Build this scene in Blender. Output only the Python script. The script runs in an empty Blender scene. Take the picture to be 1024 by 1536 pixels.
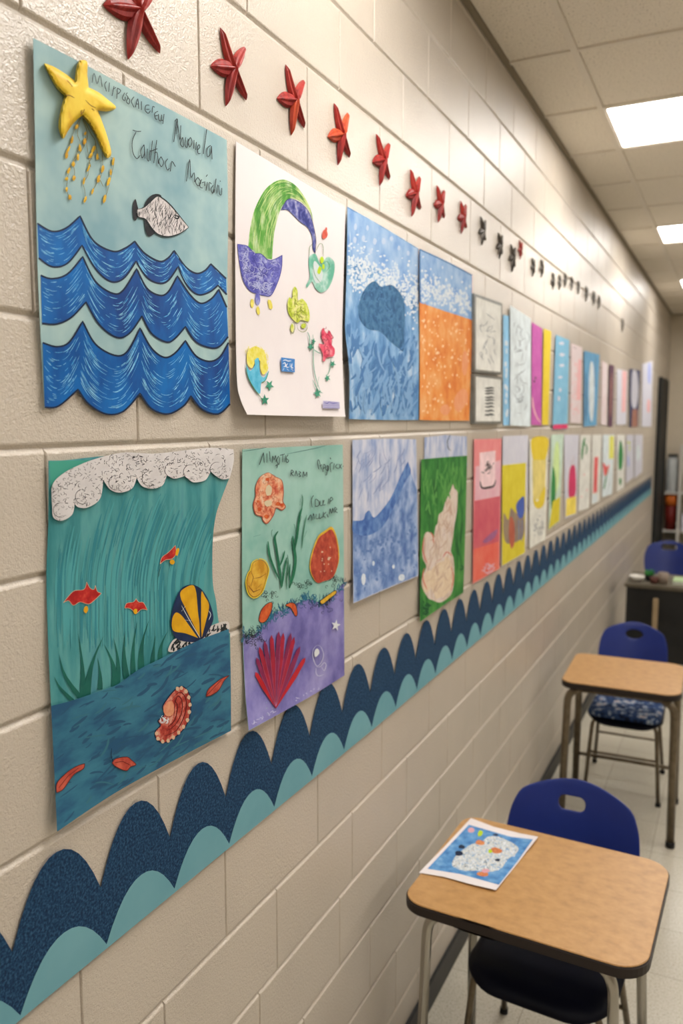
import bpy, bmesh, math, random
import numpy as np
from mathutils import Vector, Matrix
from mathutils.geometry import delaunay_2d_cdt
rng = random.Random(7)
S = bpy.context.scene
COL = S.collection

# ------------------------------------------------------------------ camera, world, exposure
CAM_X, CAM_H = 0.89, 2.08
FPX = 1208.0
PITCH = math.atan((768 - 628) / FPX)
YAW = math.atan(598 / (FPX * math.cos(PITCH) + 140 * math.sin(PITCH)))
cam_d = bpy.data.cameras.new('camera')
cam = bpy.data.objects.new('camera', cam_d); COL.objects.link(cam); S.camera = cam
cam.location = (CAM_X, 0, CAM_H)
cam.rotation_euler = (math.pi / 2 - PITCH, 0, YAW)
cam_d.sensor_fit = 'VERTICAL'; cam_d.sensor_height = 36.0
cam_d.lens = FPX * 36.0 / 1536.0
cam_d.clip_start = 0.02
cam_d.dof.use_dof = True
cam_d.dof.focus_distance = 1.42
cam_d.dof.aperture_fstop = 3.4
w = bpy.data.worlds.new('world'); S.world = w; w.use_nodes = True
w.node_tree.nodes['Background'].inputs[0].default_value = (1, .93, .82, 1)
w.node_tree.nodes['Background'].inputs[1].default_value = 0.05
S.view_settings.view_transform = 'Standard'
S.view_settings.look = 'None'
S.view_settings.exposure = 0.16
S.view_settings.gamma = 1.0
S.view_settings.use_curve_mapping = False
PANEL_POWER = 15.0
PANEL_COL = (1.0, 0.96, 0.915)

# ------------------------------------------------------------------ camera model: a pixel names a point on the wall
_F = np.array([-math.sin(YAW) * math.cos(PITCH), math.cos(YAW) * math.cos(PITCH), -math.sin(PITCH)])
_R = np.array([math.cos(YAW), math.sin(YAW), 0.0])
_U = np.cross(_R, _F)
def at(x, y, off=0.0):
    """point of the plane standing 'off' metres in front of the left wall"""
    v = _F * FPX + _R * (x - 512) + _U * (768 - y)
    t = (CAM_X - off) / -v[0]
    return (off, float(v[1] * t), float(CAM_H + v[2] * t))

# ------------------------------------------------------------------ materials
def lin(c):
    c = c / 255.0
    return c / 12.92 if c <= .04045 else ((c + .055) / 1.055) ** 2.4
def C(r, g, b, k=1.0): return (min(1, lin(r) * k), min(1, lin(g) * k), min(1, lin(b) * k), 1)
_m = {}
def mat(name, cols, scale=20, stretch=(1, 1, 1), rough=.6, bump=0, bscale=None, metal=0, detail=4, pos=None, spec=.28, rot=0, coat=0, bdist=.002, noise='noise', emit=0):
    """procedural paint / plastic / metal: noise through a ramp of colours"""
    if name in _m: return _m[name]
    m = bpy.data.materials.new(name); _m[name] = m
    m.use_nodes = True; nt = m.node_tree; N = nt.nodes; L = nt.links
    b = N['Principled BSDF']
    b.inputs['Roughness'].default_value = rough
    b.inputs['Metallic'].default_value = metal
    b.inputs['Specular IOR Level'].default_value = spec
    b.inputs['Coat Weight'].default_value = coat
    tc = N.new('ShaderNodeTexCoord'); mp = N.new('ShaderNodeMapping')
    mp.inputs['Scale'].default_value = stretch; mp.inputs['Rotation'].default_value = (rot, 0, 0)
    L.new(tc.outputs['Object'], mp.inputs[0])
    if not isinstance(cols, list): cols = [cols]
    if len(cols) == 1:
        b.inputs['Base Color'].default_value = cols[0]
    else:
        if noise == 'voronoi':
            n = N.new('ShaderNodeTexVoronoi'); out = n.outputs['Distance']
        else:
            n = N.new('ShaderNodeTexNoise'); n.inputs['Detail'].default_value = detail; out = n.outputs['Fac']
            n.inputs['Roughness'].default_value = .6
        n.inputs['Scale'].default_value = scale
        L.new(mp.outputs[0], n.inputs['Vector'])
        r = N.new('ShaderNodeValToRGB'); L.new(out, r.inputs[0])
        if pos is None:
            k = len(cols); pos = [.34 + .32 * i / (k - 1) for i in range(k)]
        e = r.color_ramp.elements
        while len(e) < len(cols): e.new(.5)
        for i, c in enumerate(cols): e[i].position = pos[i]; 
        for i, c in enumerate(cols): e[i].color = c
        L.new(r.outputs[0], b.inputs['Base Color'])
    if bump:
        n2 = N.new('ShaderNodeTexNoise'); n2.inputs['Scale'].default_value = bscale or scale * 3
        n2.inputs['Detail'].default_value = 3
        L.new(mp.outputs[0], n2.inputs['Vector'])
        bp = N.new('ShaderNodeBump'); bp.inputs['Strength'].default_value = bump; bp.inputs['Distance'].default_value = bdist
        L.new(n2.outputs['Fac'], bp.inputs['Height']); L.new(bp.outputs[0], b.inputs['Normal'])
    return m

# ------------------------------------------------------------------ object helpers
def link(name, me, parent=None):
    o = bpy.data.objects.new(name, me); COL.objects.link(o)
    if parent is not None: o.parent = parent
    return o
def worldpos(o):
    p = Vector((0, 0, 0))
    while o is not None:
        p += Vector(o.location); o = o.parent
    return p
def meshobj(name, verts, faces, m, parent=None, local=False, smooth=False, fmats=None):
    if not local and parent is not None:
        c = worldpos(parent); verts = [(v[0] - c.x, v[1] - c.y, v[2] - c.z) for v in verts]
    me = bpy.data.meshes.new(name); me.from_pydata([tuple(v) for v in verts], [], faces)
    for mm in (m if isinstance(m, list) else [m]): me.materials.append(mm)
    if fmats: 
        for p, i in zip(me.polygons, fmats): p.material_index = i
    if smooth:
        for p in me.polygons: p.use_smooth = True
    me.update()
    return link(name, me, parent)
def thing(name, label, cat, loc, group=None, rotz=0):
    o = bpy.data.objects.new(name, None); COL.objects.link(o)
    o.location = loc; o.rotation_euler = (0, 0, rotz); o.empty_display_size = .05
    o['label'] = label; o['category'] = cat
    if group: o['group'] = group
    return o
def tag(o, label, cat, group=None):
    o['label'] = label; o['category'] = cat
    if group: o['group'] = group
    return o
def struct(o): o['kind'] = 'structure'; return o
def copy_tree(o, parent=None):
    c = o.copy(); COL.objects.link(c)
    if parent is not None: c.parent = parent
    for ch in list(o.children): copy_tree(ch, c)
    return c

# ------------------------------------------------------------------ flat shapes traced on a plane
def cr(pts, closed=True, n=6):
    """smooth curve through points; a third value of 1 marks a sharp corner"""
    P = [(p[0], p[1]) for p in pts]; sharp = [len(p) > 2 for p in pts]
    k = len(P); out = []
    rngi = range(k) if closed else range(k - 1)
    for i in rngi:
        p1, p2 = P[i], P[(i + 1) % k]
        p0 = P[i - 1] if (closed or i > 0) else p1
        p3 = P[(i + 2) % k] if (closed or i + 2 < k) else p2
        if sharp[i]: p0 = p1
        if sharp[(i + 1) % k]: p3 = p2
        for j in range(n):
            t = j / n; t2 = t * t; t3 = t2 * t
            out.append(tuple(.5 * (2 * p1[a] + (p2[a] - p0[a]) * t + (2 * p0[a] - 5 * p1[a] + 4 * p2[a] - p3[a]) * t2 + (3 * p1[a] - p0[a] - 3 * p2[a] + p3[a]) * t3) for a in (0, 1)))
    if not closed: out.append(P[-1])
    return out
def inpoly(poly, X, Y):
    X = np.asarray(X, float); Y = np.asarray(Y, float); ins = np.zeros(X.shape, bool)
    n = len(poly)
    for i in range(n):
        x1, y1 = poly[i]; x2, y2 = poly[(i + 1) % n]
        if y1 == y2: continue
        c = ((y1 > Y) != (y2 > Y)) & (X < (x2 - x1) * (Y - y1) / (y2 - y1) + x1)
        ins ^= c
    return ins
def edist(poly, X, Y):
    X = np.asarray(X, float); Y = np.asarray(Y, float); d = np.full(X.shape, 1e9)
    n = len(poly)
    for i in range(n):
        x1, y1 = poly[i]; x2, y2 = poly[(i + 1) % n]
        dx, dy = x2 - x1, y2 - y1; l = dx * dx + dy * dy + 1e-12
        t = np.clip(((X - x1) * dx + (Y - y1) * dy) / l, 0, 1)
        d = np.minimum(d, np.hypot(X - x1 - t * dx, Y - y1 - t * dy))
    return d
def resample(poly, step):
    out = []
    n = len(poly)
    for i in range(n):
        a, b = poly[i], poly[(i + 1) % n]
        L = math.hypot(b[0] - a[0], b[1] - a[1])
        if L < 1e-6: continue
        k = max(1, int(L / step))
        for j in range(k): out.append((a[0] + (b[0] - a[0]) * j / k, a[1] + (b[1] - a[1]) * j / k))
    return out
def fill(outline, step, holes=()):
    loops = [resample(outline, step)] + [resample(h, step) for h in holes]
    pts = []; edges = []
    for lp in loops:
        b = len(pts); pts += lp; n = len(lp)
        edges += [(b + i, b + (i + 1) % n) for i in range(n)]
    xs = [p[0] for p in loops[0]]; ys = [p[1] for p in loops[0]]
    gx, gy = np.meshgrid(np.arange(min(xs) + step * .5, max(xs), step), np.arange(min(ys) + step * .5, max(ys), step))
    gx = gx.ravel(); gy = gy.ravel()
    if len(gx):
        ok = inpoly(loops[0], gx, gy) & (edist(loops[0], gx, gy) > step * .4)
        for h in loops[1:]: ok &= ~inpoly(h, gx, gy) & (edist(h, gx, gy) > step * .4)
        pts += [(float(a), float(b)) for a, b in zip(gx[ok], gy[ok])]
    res = delaunay_2d_cdt([Vector(p) for p in pts], edges, [], 0, 1e-7)
    V = [(v.x, v.y) for v in res[0]]; T = [tuple(f) for f in res[2]]
    cx = np.array([sum(V[i][0] for i in t) / 3 for t in T]); cy = np.array([sum(V[i][1] for i in t) / 3 for t in T])
    ok = inpoly(loops[0], cx, cy)
    for h in loops[1:]: ok &= ~inpoly(h, cx, cy)
    T = [t for t, o in zip(T, ok) if o]
    used = sorted({i for t in T for i in t}); mp = {o: i for i, o in enumerate(used)}
    return [V[i] for i in used], [tuple(mp[i] for i in t) for t in T]
def boundary(T):
    from collections import Counter
    c = Counter()
    for t in T:
        for a, b in ((t[0], t[1]), (t[1], t[2]), (t[2], t[0])): c[(a, b)] += 1
    return [(a, b) for (a, b) in c if (b, a) not in c]

class Sheet:
    """a sheet of paper on the wall; h(x, y) is how far it stands off the wall"""
    def __init__(self, name, label, cat, outline, m, h=lambda x, y: .004, step=9, group=None, part='paper', thick=.0007):
        self.h = h
        cx = sum(p[0] for p in outline) / len(outline); cy = max(p[1] for p in outline)
        self.root = thing(name, label, cat, at(cx, cy, 0), group)
        self.layer = 0
        self.base = self.solid(part, outline, m, 0, step, thick)
    def P(self, x, y, off): return at(x, y, self.h(x, y) + off)
    def solid(self, name, outline, m, off, step=9, thick=.0007, parent=None):
        V, T = fill(outline, step)
        n = len(V)
        vv = [self.P(x, y, off) for x, y in V]; bk = [(a - thick, b, c) for a, b, c in vv]
        F = []
        for t in T:
            a, b, c = [Vector(vv[i]) for i in t]
            if (b - a).cross(c - a).x < 0: t = (t[0], t[2], t[1])
            F.append(t)
        E = boundary(F)
        F += [(a + n, c + n, b + n) for a, b, c in F[:]]
        F += [(b, a, a + n, b + n) for a, b in E]
        return meshobj(name, vv + bk, F, m, parent or self.root)
    def flat(self, name, outline, m, parent=None, step=8, off=None, puff=0, psize=None):
        """painted or glued area lying on the sheet"""
        if off is None: self.layer += 1; off = .00014 * self.layer
        V, T = fill(outline, step)
        if puff:
            o2 = resample(outline, step)
            d = edist(o2, [v[0] for v in V], [v[1] for v in V])
            D = psize or max(d.max(), 1e-3)
            z = [puff * math.sqrt(max(0, 1 - (1 - min(1, a / D)) ** 2)) for a in d]
        else: z = [0] * len(V)
        vv = [self.P(x, y, off + zz) for (x, y), zz in zip(V, z)]
        F = []
        for t in T:
            a, b, c = [Vector(vv[i]) for i in t]
            if (b - a).cross(c - a).x < 0: t = (t[0], t[2], t[1])
            F.append(t)
        return meshobj(name, vv, F, m, parent or self.root, smooth=bool(puff))
    def lines(self, name, strokes, m, wd=1.6, parent=None, off=None, taper=True, smooth=True):
        """brush or pen strokes, each a thin ribbon: list of point lists or (points, width)"""
        if off is None: self.layer += 1; off = .00014 * self.layer
        VV = []; F = []
        for s in strokes:
            ww = wd
            if isinstance(s, tuple) and isinstance(s[0], list): s, ww = s
            if len(s) < 2: continue
            p = cr(s, False, 4) if smooth and len(s) > 2 else s
            k = len(p); b = len(VV); off += .0001 / len(strokes)
            for i in range(k):
                a = p[max(0, i - 1)]; c = p[min(k - 1, i + 1)]
                dx, dy = c[0] - a[0], c[1] - a[1]; l = math.hypot(dx, dy) or 1
                t = i / (k - 1)
                hw = ww * .5 * (min(1, .35 + 2.6 * min(t, 1 - t)) if taper else 1)
                nx, ny = -dy / l * hw, dx / l * hw
                VV.append(self.P(p[i][0] + nx, p[i][1] + ny, off)); VV.append(self.P(p[i][0] - nx, p[i][1] - ny, off))
            for i in range(k - 1): F.append((b + 2 * i, b + 2 * i + 1, b + 2 * i + 3, b + 2 * i + 2))
        o = meshobj(name, VV, F, m, parent or self.root)
        if len(strokes) > 24: o['kind'] = 'stuff'
        return o
    def blobs(self, name, items, m, parent=None, off=None, puff=0):
        """many small ovals in one part: (x, y, rx, ry, angle)"""
        if off is None: self.layer += 1; off = .00014 * self.layer
        VV = []; F = []
        for (x, y, rx, ry, a) in items:
            b = len(VV); VV.append(self.P(x, y, off + puff)); n = 10
            for i in range(n):
                t = 2 * math.pi * i / n; r = 1 + .15 * rng.uniform(-1, 1)
                u, v = rx * r * math.cos(t), ry * r * math.sin(t)
                VV.append(self.P(x + u * math.cos(a) - v * math.sin(a), y + u * math.sin(a) + v * math.cos(a), off))
            F += [(b, b + 1 + i, b + 1 + (i + 1) % n) for i in range(n)]
            off += .0002 / len(items)
        o = meshobj(name, VV, F, m, parent or self.root)
        if len(items) > 24: o['kind'] = 'stuff'
        return o
def rand_in(poly, n, r=rng):
    xs = [p[0] for p in poly]; ys = [p[1] for p in poly]; out = []
    while len(out) < n:
        X = [r.uniform(min(xs), max(xs)) for _ in range(n * 2)]; Y = [r.uniform(min(ys), max(ys)) for _ in range(n * 2)]
        ok = inpoly(poly, X, Y)
        out += [(x, y) for x, y, o in zip(X, Y, ok) if o]
    return out[:n]
def scribble(poly, n, L=5, ang=None, spread=6.3, curl=1.5):
    out = []
    for x, y in rand_in(poly, n):
        a = rng.uniform(0, spread) if ang is None else ang + rng.uniform(-spread, spread) * .5
        s = [(x, y)]
        l = L * rng.uniform(.5, 1.3) / 3; k = rng.uniform(-curl, curl)
        for _ in range(3):
            a += k; x += l * math.cos(a); y += l * math.sin(a); s.append((x, y))
        if inpoly(poly, [s[-1][0]], [s[-1][1]])[0]: out.append(s)
    return out

# ------------------------------------------------------------------ solid helpers (local coordinates)
def box(x0, x1, y0, y1, z0, z1, bev=0):
    bm = bmesh.new(); bmesh.ops.create_cube(bm, size=1)
    for v in bm.verts: v.co = Vector(((x0 + x1) / 2 + v.co.x * (x1 - x0), (y0 + y1) / 2 + v.co.y * (y1 - y0), (z0 + z1) / 2 + v.co.z * (z1 - z0)))
    if bev: bmesh.ops.bevel(bm, geom=bm.edges[:], offset=bev, segments=2, affect='EDGES')
    return bm
def bmobj(name, bm, m, parent=None, smooth=False):
    me = bpy.data.meshes.new(name); bm.normal_update(); bm.to_mesh(me); bm.free()
    me.materials.append(m)
    if smooth:
        for p in me.polygons: p.use_smooth = True
    return link(name, me, parent)
def join(*bms):
    out = bms[0]
    for b in bms[1:]:
        me = bpy.data.meshes.new('t'); b.to_mesh(me); out.from_mesh(me); bpy.data.meshes.remove(me); b.free()
    return out
def tube(pts, r, n=12, flat=1.0, caps=True):
    """round bar through points; r may be a list"""
    P = [Vector(p) for p in pts]; bm = bmesh.new(); rings = []
    up = None
    for i, p in enumerate(P):
        d = (P[min(i + 1, len(P) - 1)] - P[max(i - 1, 0)]).normalized()
        if up is None:
            up = Vector((0, 0, 1)) if abs(d.z) < .9 else Vector((0, 1, 0))
        a = (up - d * up.dot(d)).normalized(); b = d.cross(a); up = a
        rr = r[i] if isinstance(r, (list, tuple)) else r
        rings.append([bm.verts.new(p + a * math.cos(2 * math.pi * k / n) * rr + b * math.sin(2 * math.pi * k / n) * rr * flat) for k in range(n)])
    for q, s in zip(rings, rings[1:]):
        for k in range(n): bm.faces.new((q[k], q[(k + 1) % n], s[(k + 1) % n], s[k]))
    if caps: bm.faces.new(rings[0][::-1]); bm.faces.new(rings[-1])
    bmesh.ops.recalc_face_normals(bm, faces=bm.faces[:])
    return bm
def bend(pts, r=.03, n=5):
    """round the corners of a 3-D polyline"""
    P = [Vector(p) for p in pts]; out = [P[0]]
    for i in range(1, len(P) - 1):
        a = P[i] + (P[i - 1] - P[i]).normalized() * min(r, (P[i - 1] - P[i]).length * .45)
        b = P[i] + (P[i + 1] - P[i]).normalized() * min(r, (P[i + 1] - P[i]).length * .45)
        for j in range(n + 1):
            t = j / n; out.append(a * (1 - t) ** 2 + P[i] * 2 * t * (1 - t) + b * t * t)
    out.append(P[-1]); return out
def lathe(profile, n=24):
    bm = bmesh.new(); rings = []
    for r, z in profile:
        if r < 1e-5: rings.append([bm.verts.new((0, 0, z))])
        else: rings.append([bm.verts.new((r * math.cos(2 * math.pi * k / n), r * math.sin(2 * math.pi * k / n), z)) for k in range(n)])
    for q, s in zip(rings, rings[1:]):
        for k in range(n):
            a, b, c, d = q[k % len(q)], q[(k + 1) % len(q)], s[(k + 1) % len(s)], s[k % len(s)]
            f = [v for i, v in enumerate((a, b, c, d)) if v not in (a, b, c, d)[:i]]
            if len(f) > 2: bm.faces.new(f)
    bmesh.ops.recalc_face_normals(bm, faces=bm.faces[:])
    return bm
def slab(outline, z0, z1, bev=.003, holes=()):
    """extruded outline with bevelled rims"""
    V, T = fill(outline, .03, holes)
    bm = bmesh.new(); vs = [bm.verts.new((x, y, z0)) for x, y in V]
    fs = [bm.faces.new([vs[i] for i in t]) for t in T]
    bmesh.ops.dissolve_limit(bm, angle_limit=.01, verts=bm.verts[:], edges=bm.edges[:])
    r = bmesh.ops.extrude_face_region(bm, geom=bm.faces[:])
    for v in [g for g in r['geom'] if isinstance(g, bmesh.types.BMVert)]: v.co.z = z1
    bmesh.ops.recalc_face_normals(bm, faces=bm.faces[:])
    if bev:
        ed = [e for e in bm.edges if len(e.link_faces) == 2 and e.calc_face_angle(0) > 1.2 and abs(e.verts[0].co.z - e.verts[1].co.z) < 1e-6]
        bmesh.ops.bevel(bm, geom=ed, offset=bev, segments=3, affect='EDGES')
    return bm
def rrect(x0, x1, y0, y1, r, n=6):
    out = []
    rs = r if isinstance(r, (list, tuple)) else [r] * 4
    for (cx, cy, a0, q) in ((x1, y1, 0, rs[0]), (x0, y1, 90, rs[1]), (x0, y0, 180, rs[2]), (x1, y0, 270, rs[3])):
        sx = -1 if cx == x1 else 1; sy = -1 if cy == y1 else 1
        for i in range(n + 1):
            a = math.radians(a0 + 90 * i / n); out.append((cx + sx * q + q * math.cos(a), cy + sy * q + q * math.sin(a)))
    return out

# ================================================================== THE ROOM
ROOM_W, ROOM_Y0, ROOM_Y1, CEIL = 7.6, -3.4, 11.7, 3.45
def wall_mat(name, base, rough, bump=.35, scale=380):
    m = mat(name, [C(*base, .93), C(*base, 1.0), C(*base, 1.05)], scale=1.6, rough=rough, bump=0, spec=.5)
    nt = m.node_tree; N = nt.nodes; L = nt.links; b = N['Principled BSDF']
    tc = [x for x in N if x.type == 'TEX_COORD'][0]
    n1 = N.new('ShaderNodeTexNoise'); n1.inputs['Scale'].default_value = scale; n1.inputs['Detail'].default_value = 2
    n2 = N.new('ShaderNodeTexNoise'); n2.inputs['Scale'].default_value = scale * .42; n2.inputs['Detail'].default_value = 3
    L.new(tc.outputs['Object'], n1.inputs['Vector']); L.new(tc.outputs['Object'], n2.inputs['Vector'])
    b1 = N.new('ShaderNodeBump'); b1.inputs['Strength'].default_value = bump; b1.inputs['Distance'].default_value = .0016
    b2 = N.new('ShaderNodeBump'); b2.inputs['Strength'].default_value = bump * .9; b2.inputs['Distance'].default_value = .003
    L.new(n1.outputs['Fac'], b1.inputs['Height']); L.new(n2.outputs['Fac'], b2.inputs['Height'])
    b.inputs['Specular IOR Level'].default_value = .65; b.inputs['Coat Weight'].default_value = .6; b.inputs['Coat Roughness'].default_value = .42; L.new(b1.outputs[0], b.inputs['Coat Normal']); L.new(b2.outputs[0], b1.inputs['Normal']); L.new(b1.outputs[0], b.inputs['Normal'])
    return m
M_wall = wall_mat('cream_block_paint', (200, 189, 174), .24, .68)
JZ = [0.0, .207, .41, .614, .818, 1.022, 1.218, 1.4565, 1.656, 1.855, 2.038, 2.222, 2.425, 2.621, 2.851, 3.035, 3.222, 3.425, 3.62]
PH = {4: .277, 5: .077, 6: .277, 7: .055, 8: .25, 9: .05, 10: .25, 11: .04, 12: .24, 13: .04, 14: .2, 15: 0, 16: .2}
def block_wall(name, ya, yb, to3, m, zmax=CEIL):
    """painted concrete blocks standing proud of concave joints; to3 places (along, height, depth)"""
    V = []; F = []
    prof = [(1.0, 0.0), (.72, -.0010), (.42, -.0036), (.12, -.0055), (0, -.0058)]
    HW, VW = .0085, .0034     # half widths of the bed and head joints
    def cell(y0, y1, z0, z1):
        y0 = max(y0, ya); y1 = min(y1, yb); z1 = min(z1, zmax)
        if y1 - y0 < .03 or z1 - z0 < .012: return
        b = len(V)
        for ins, d in prof:
            i = ins * VW; j = ins * HW
            for (y, z) in ((y0 + i, z0 + j), (y1 - i, z0 + j), (y1 - i, z1 - j), (y0 + i, z1 - j)): V.append(to3(y, z, d))
        F.append((b, b + 1, b + 2, b + 3))
        for r in range(4):
            for k in range(4):
                a = b + 4 * r; c = a + 4
                F.append((a + (k + 1) % 4, a + k, c + k, c + (k + 1) % 4))
    for i in range(len(JZ) - 1):
        p = PH.get(i, .2 * (i % 2)) + .4 * math.floor((ya - 1) / .4)
        y = p
        while y < yb:
            if y + .4 > ya: cell(y, y + .4, JZ[i], JZ[i + 1])
            y += .4
    return meshobj(name, V, F, m)
struct(block_wall('wall_left', ROOM_Y0, ROOM_Y1, lambda y, z, d: (d, y, z), M_wall))
struct(block_wall('wall_back', 0, ROOM_W, lambda y, z, d: (y, ROOM_Y1 - d, z), wall_mat('cream_block_paint_back', (208, 196, 174), .45)))
struct(bmobj('wall_right', box(ROOM_W, ROOM_W + .1, ROOM_Y0, ROOM_Y1, 0, CEIL), M_wall))
struct(bmobj('wall_front', box(0, ROOM_W, ROOM_Y0 - .1, ROOM_Y0, 0, CEIL), M_wall))

# floor: pale vinyl tiles
M_floor = mat('vinyl_tile_floor', [C(150, 143, 128), C(186, 180, 164), C(200, 195, 180)], scale=160, rough=.22, detail=6, pos=[.35, .47, .7])
nt = M_floor.node_tree; b = nt.nodes['Principled BSDF']
br = nt.nodes.new('ShaderNodeTexBrick'); br.offset = 0; br.inputs['Scale'].default_value = 1
br.inputs['Brick Width'].default_value = .305; br.inputs['Row Height'].default_value = .305; br.inputs['Mortar Size'].default_value = .0014
br.inputs['Color1'].default_value = (1, 1, 1, 1); br.inputs['Color2'].default_value = (.93, .93, .93, 1); br.inputs['Mortar'].default_value = (.55, .53, .5, 1)
nt.links.new([x for x in nt.nodes if x.type == 'TEX_COORD'][0].outputs['Object'], br.inputs['Vector'])
mx = nt.nodes.new('ShaderNodeMix'); mx.data_type = 'RGBA'; mx.blend_type = 'MULTIPLY'; mx.inputs[0].default_value = 1
nt.links.new([x for x in nt.nodes if x.type == 'VALTORGB'][0].outputs[0], mx.inputs[6]); nt.links.new(br.outputs[0], mx.inputs[7])
nt.links.new(mx.outputs[2], b.inputs['Base Color'])
struct(bmobj('floor', box(-.01, ROOM_W, ROOM_Y0, ROOM_Y1, -.05, 0), M_floor))

# ceiling of fissured tiles in a grid
M_ceil = mat('ceiling_tile', [C(160, 150, 134), C(228, 220, 206), C(236, 228, 214)], scale=120, rough=.95, detail=8, pos=[.33, .41, .6], bump=.5, bscale=120, bdist=.004)
LIGHT_Y = [-1.11 - 0, 1.38, 3.87, 6.36, 8.85]
LIGHT_X = [(.275, 1.475), (3.935, 5.135)]
V = []; F = []
xs = [0, .265, 1.485, 2.705, 3.925, 5.145, 6.365, ROOM_W]
ys = [3.87 + .6225 * k for k in range(-11, 13)]; ys = [ROOM_Y0] + [y for y in ys if y > ROOM_Y0 + .1] + [ROOM_Y1]
for i in range(len(xs) - 1):
    for j in range(len(ys) - 1):
        lit = any(abs(xs[i] - (lx[0] - .01)) < .02 for lx in LIGHT_X) and any(abs(ys[j] - ly) < .05 for ly in LIGHT_Y)
        z = CEIL + (.06 if lit else 0)
        b = len(V); V += [(xs[i], ys[j], z), (xs[i], ys[j + 1], z), (xs[i + 1], ys[j + 1], z), (xs[i + 1], ys[j], z)]; F.append((b, b + 1, b + 2, b + 3))
struct(meshobj('ceiling', V, F, M_ceil))
M_grid = mat('painted_grid_steel', C(226, 218, 204), rough=.5)
bars = [box(x - .014, x + .014, ROOM_Y0, ROOM_Y1, CEIL - .008, CEIL + .012, .002) for x in xs[1:-1]]
bars += [box(0, ROOM_W, y - .012, y + .012, CEIL - .007, CEIL + .012, .002) for y in ys[1:-1]]
struct(bmobj('trim_1', join(*bars), M_grid))
struct(bmobj('trim_2', join(box(0, .022, ROOM_Y0, ROOM_Y1, CEIL - .010, CEIL + .01, .002), box(0, ROOM_W, ROOM_Y1 - .022, ROOM_Y1, CEIL - .010, CEIL + .01, .002)), mat('wall_angle', C(140, 130, 112), rough=.6)))
M_diff = bpy.data.materials.new('lit_diffuser'); M_diff.use_nodes = True
b = M_diff.node_tree.nodes['Principled BSDF']; b.inputs['Base Color'].default_value = (.8, .8, .78, 1)
b.inputs['Emission Color'].default_value = (*PANEL_COL, 1); b.inputs['Emission Strength'].default_value = PANEL_POWER
where = {3.87: 'nearest', 6.36: 'second', 8.85: 'farthest', 1.38: 'overhead', -1.11: 'rear'}
for (x0, x1) in LIGHT_X:
    for y in LIGHT_Y:
        row = 'beside the decorated wall' if x0 < 1 else 'across the room'
        lb = {'nearest': 'lit ceiling light panel nearest the camera in view, largest glowing rectangle', 'second': 'middle lit ceiling light panel of the three in view', 'farthest': 'smallest, farthest lit ceiling light panel near the back wall', 'overhead': 'lit ceiling light panel overhead', 'rear': 'lit ceiling light panel behind the camera'}[where[y]]
        if x0 > 1: lb = lb.replace(' in view', '').replace(', largest glowing rectangle', '') + ' in the row across the room'
        t = thing('ceiling_light', lb, 'ceiling light', ((x0 + x1) / 2, y + .311, CEIL), 'recessed ceiling light panels')
        hx = (x1 - x0) / 2; hy = .294
        fr = join(box(-hx, hx, -hy, -hy + .012, -.004, .02), box(-hx, hx, hy - .012, hy, -.004, .02), box(-hx, -hx + .012, -hy, hy, -.004, .02), box(hx - .012, hx, -hy, hy, -.004, .02))
        bmobj('frame', fr, M_grid, t)
        bmobj('diffuser', box(-hx + .012, hx - .012, -hy + .012, hy - .012, .004, .010), M_diff, t)

# black rubber base and the dark door in the far end of the left wall
M_base = mat('black_rubber_base', [C(22, 22, 22), C(38, 37, 35)], scale=6, rough=.45)
bm = box(0, .012, ROOM_Y0, 10.26, 0, .10, .003)
struct(bmobj('baseboard_left', bm, M_base))
struct(bmobj('baseboard_back', box(.02, ROOM_W, ROOM_Y1 - .012, ROOM_Y1, 0, .10, .003), M_base))
M_door = mat('charcoal_door_paint', [C(26, 28, 28), C(32, 33, 32)], scale=3, rough=.6)
M_steel = mat('brushed_steel', C(170, 165, 155), rough=.3, metal=1)
dr = struct(bmobj('door_1', box(.0, .03, 10.36, 11.26, .0, 2.50, .004), M_door))
struct(bmobj('door_frame', join(box(0, .04, 10.28, 10.36, 0, 2.57, .004), box(0, .04, 11.26, 11.34, 0, 2.57, .004), box(0, .04, 10.36, 11.26, 2.50, 2.57, .004)), M_door, dr))

# ================================================================== WAVE BORDER
M_navy = mat('navy_speckled_paper', [C(12, 38, 66), C(22, 58, 92), C(50, 92, 124)], scale=230, rough=.85, detail=5, pos=[.36, .5, .68])
M_seafoam = mat('seafoam_paper', [C(104, 158, 170), C(116, 168, 178)], scale=5, rough=.75)
def arches(k0, k1, top, dip, y0, off, per=.1768, e=2.1):
    pts = []
    for k in range(k0, k1):
        yc = y0 + per * k
        for i in range(12):
            u = -1 + 2 * i / 12
            tz = lambda q, yy: q - .009 * max(0, min(1, (yy - .8) / 1.2))
            yy = yc + per * .5 * u
            s = (1 - abs(u) ** e)
            pts.append((yy, tz(dip + (top - dip) * s, yy)))
    return pts
def border_part(name, top, dip, y0, k0, k1, bot, off, m, par, th=.0006):
    pts = arches(k0, k1, top, dip, y0, off)
    V = []; F = []; n = len(pts)
    for (y, z) in pts:
        zb = bot - .012 * max(0, min(1, (y - .8) / 1.2))
        V += [(off, y, CAM_H + z), (off, y, CAM_H + min(zb, z - .001)), (off - th, y, CAM_H + z), (off - th, y, CAM_H + min(zb, z - .001))]
    for i in range(n - 1):
        a, b = 4 * i, 4 * i + 4
        F += [(a, a + 1, b + 1, b), (a + 2, b + 2, b + 3, a + 3), (a, b, b + 2, a + 2), (a + 1, a + 3, b + 3, b + 1)]
    F += [(0, 2, 3, 1), (4 * n - 4, 4 * n - 3, 4 * n - 1, 4 * n - 2)]
    return meshobj(name, V, F, m, par)
bd = thing('wave_border', 'long scalloped wall border of navy waves over pale teal waves below the pictures', 'border', (0, .7, 1.2))
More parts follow.
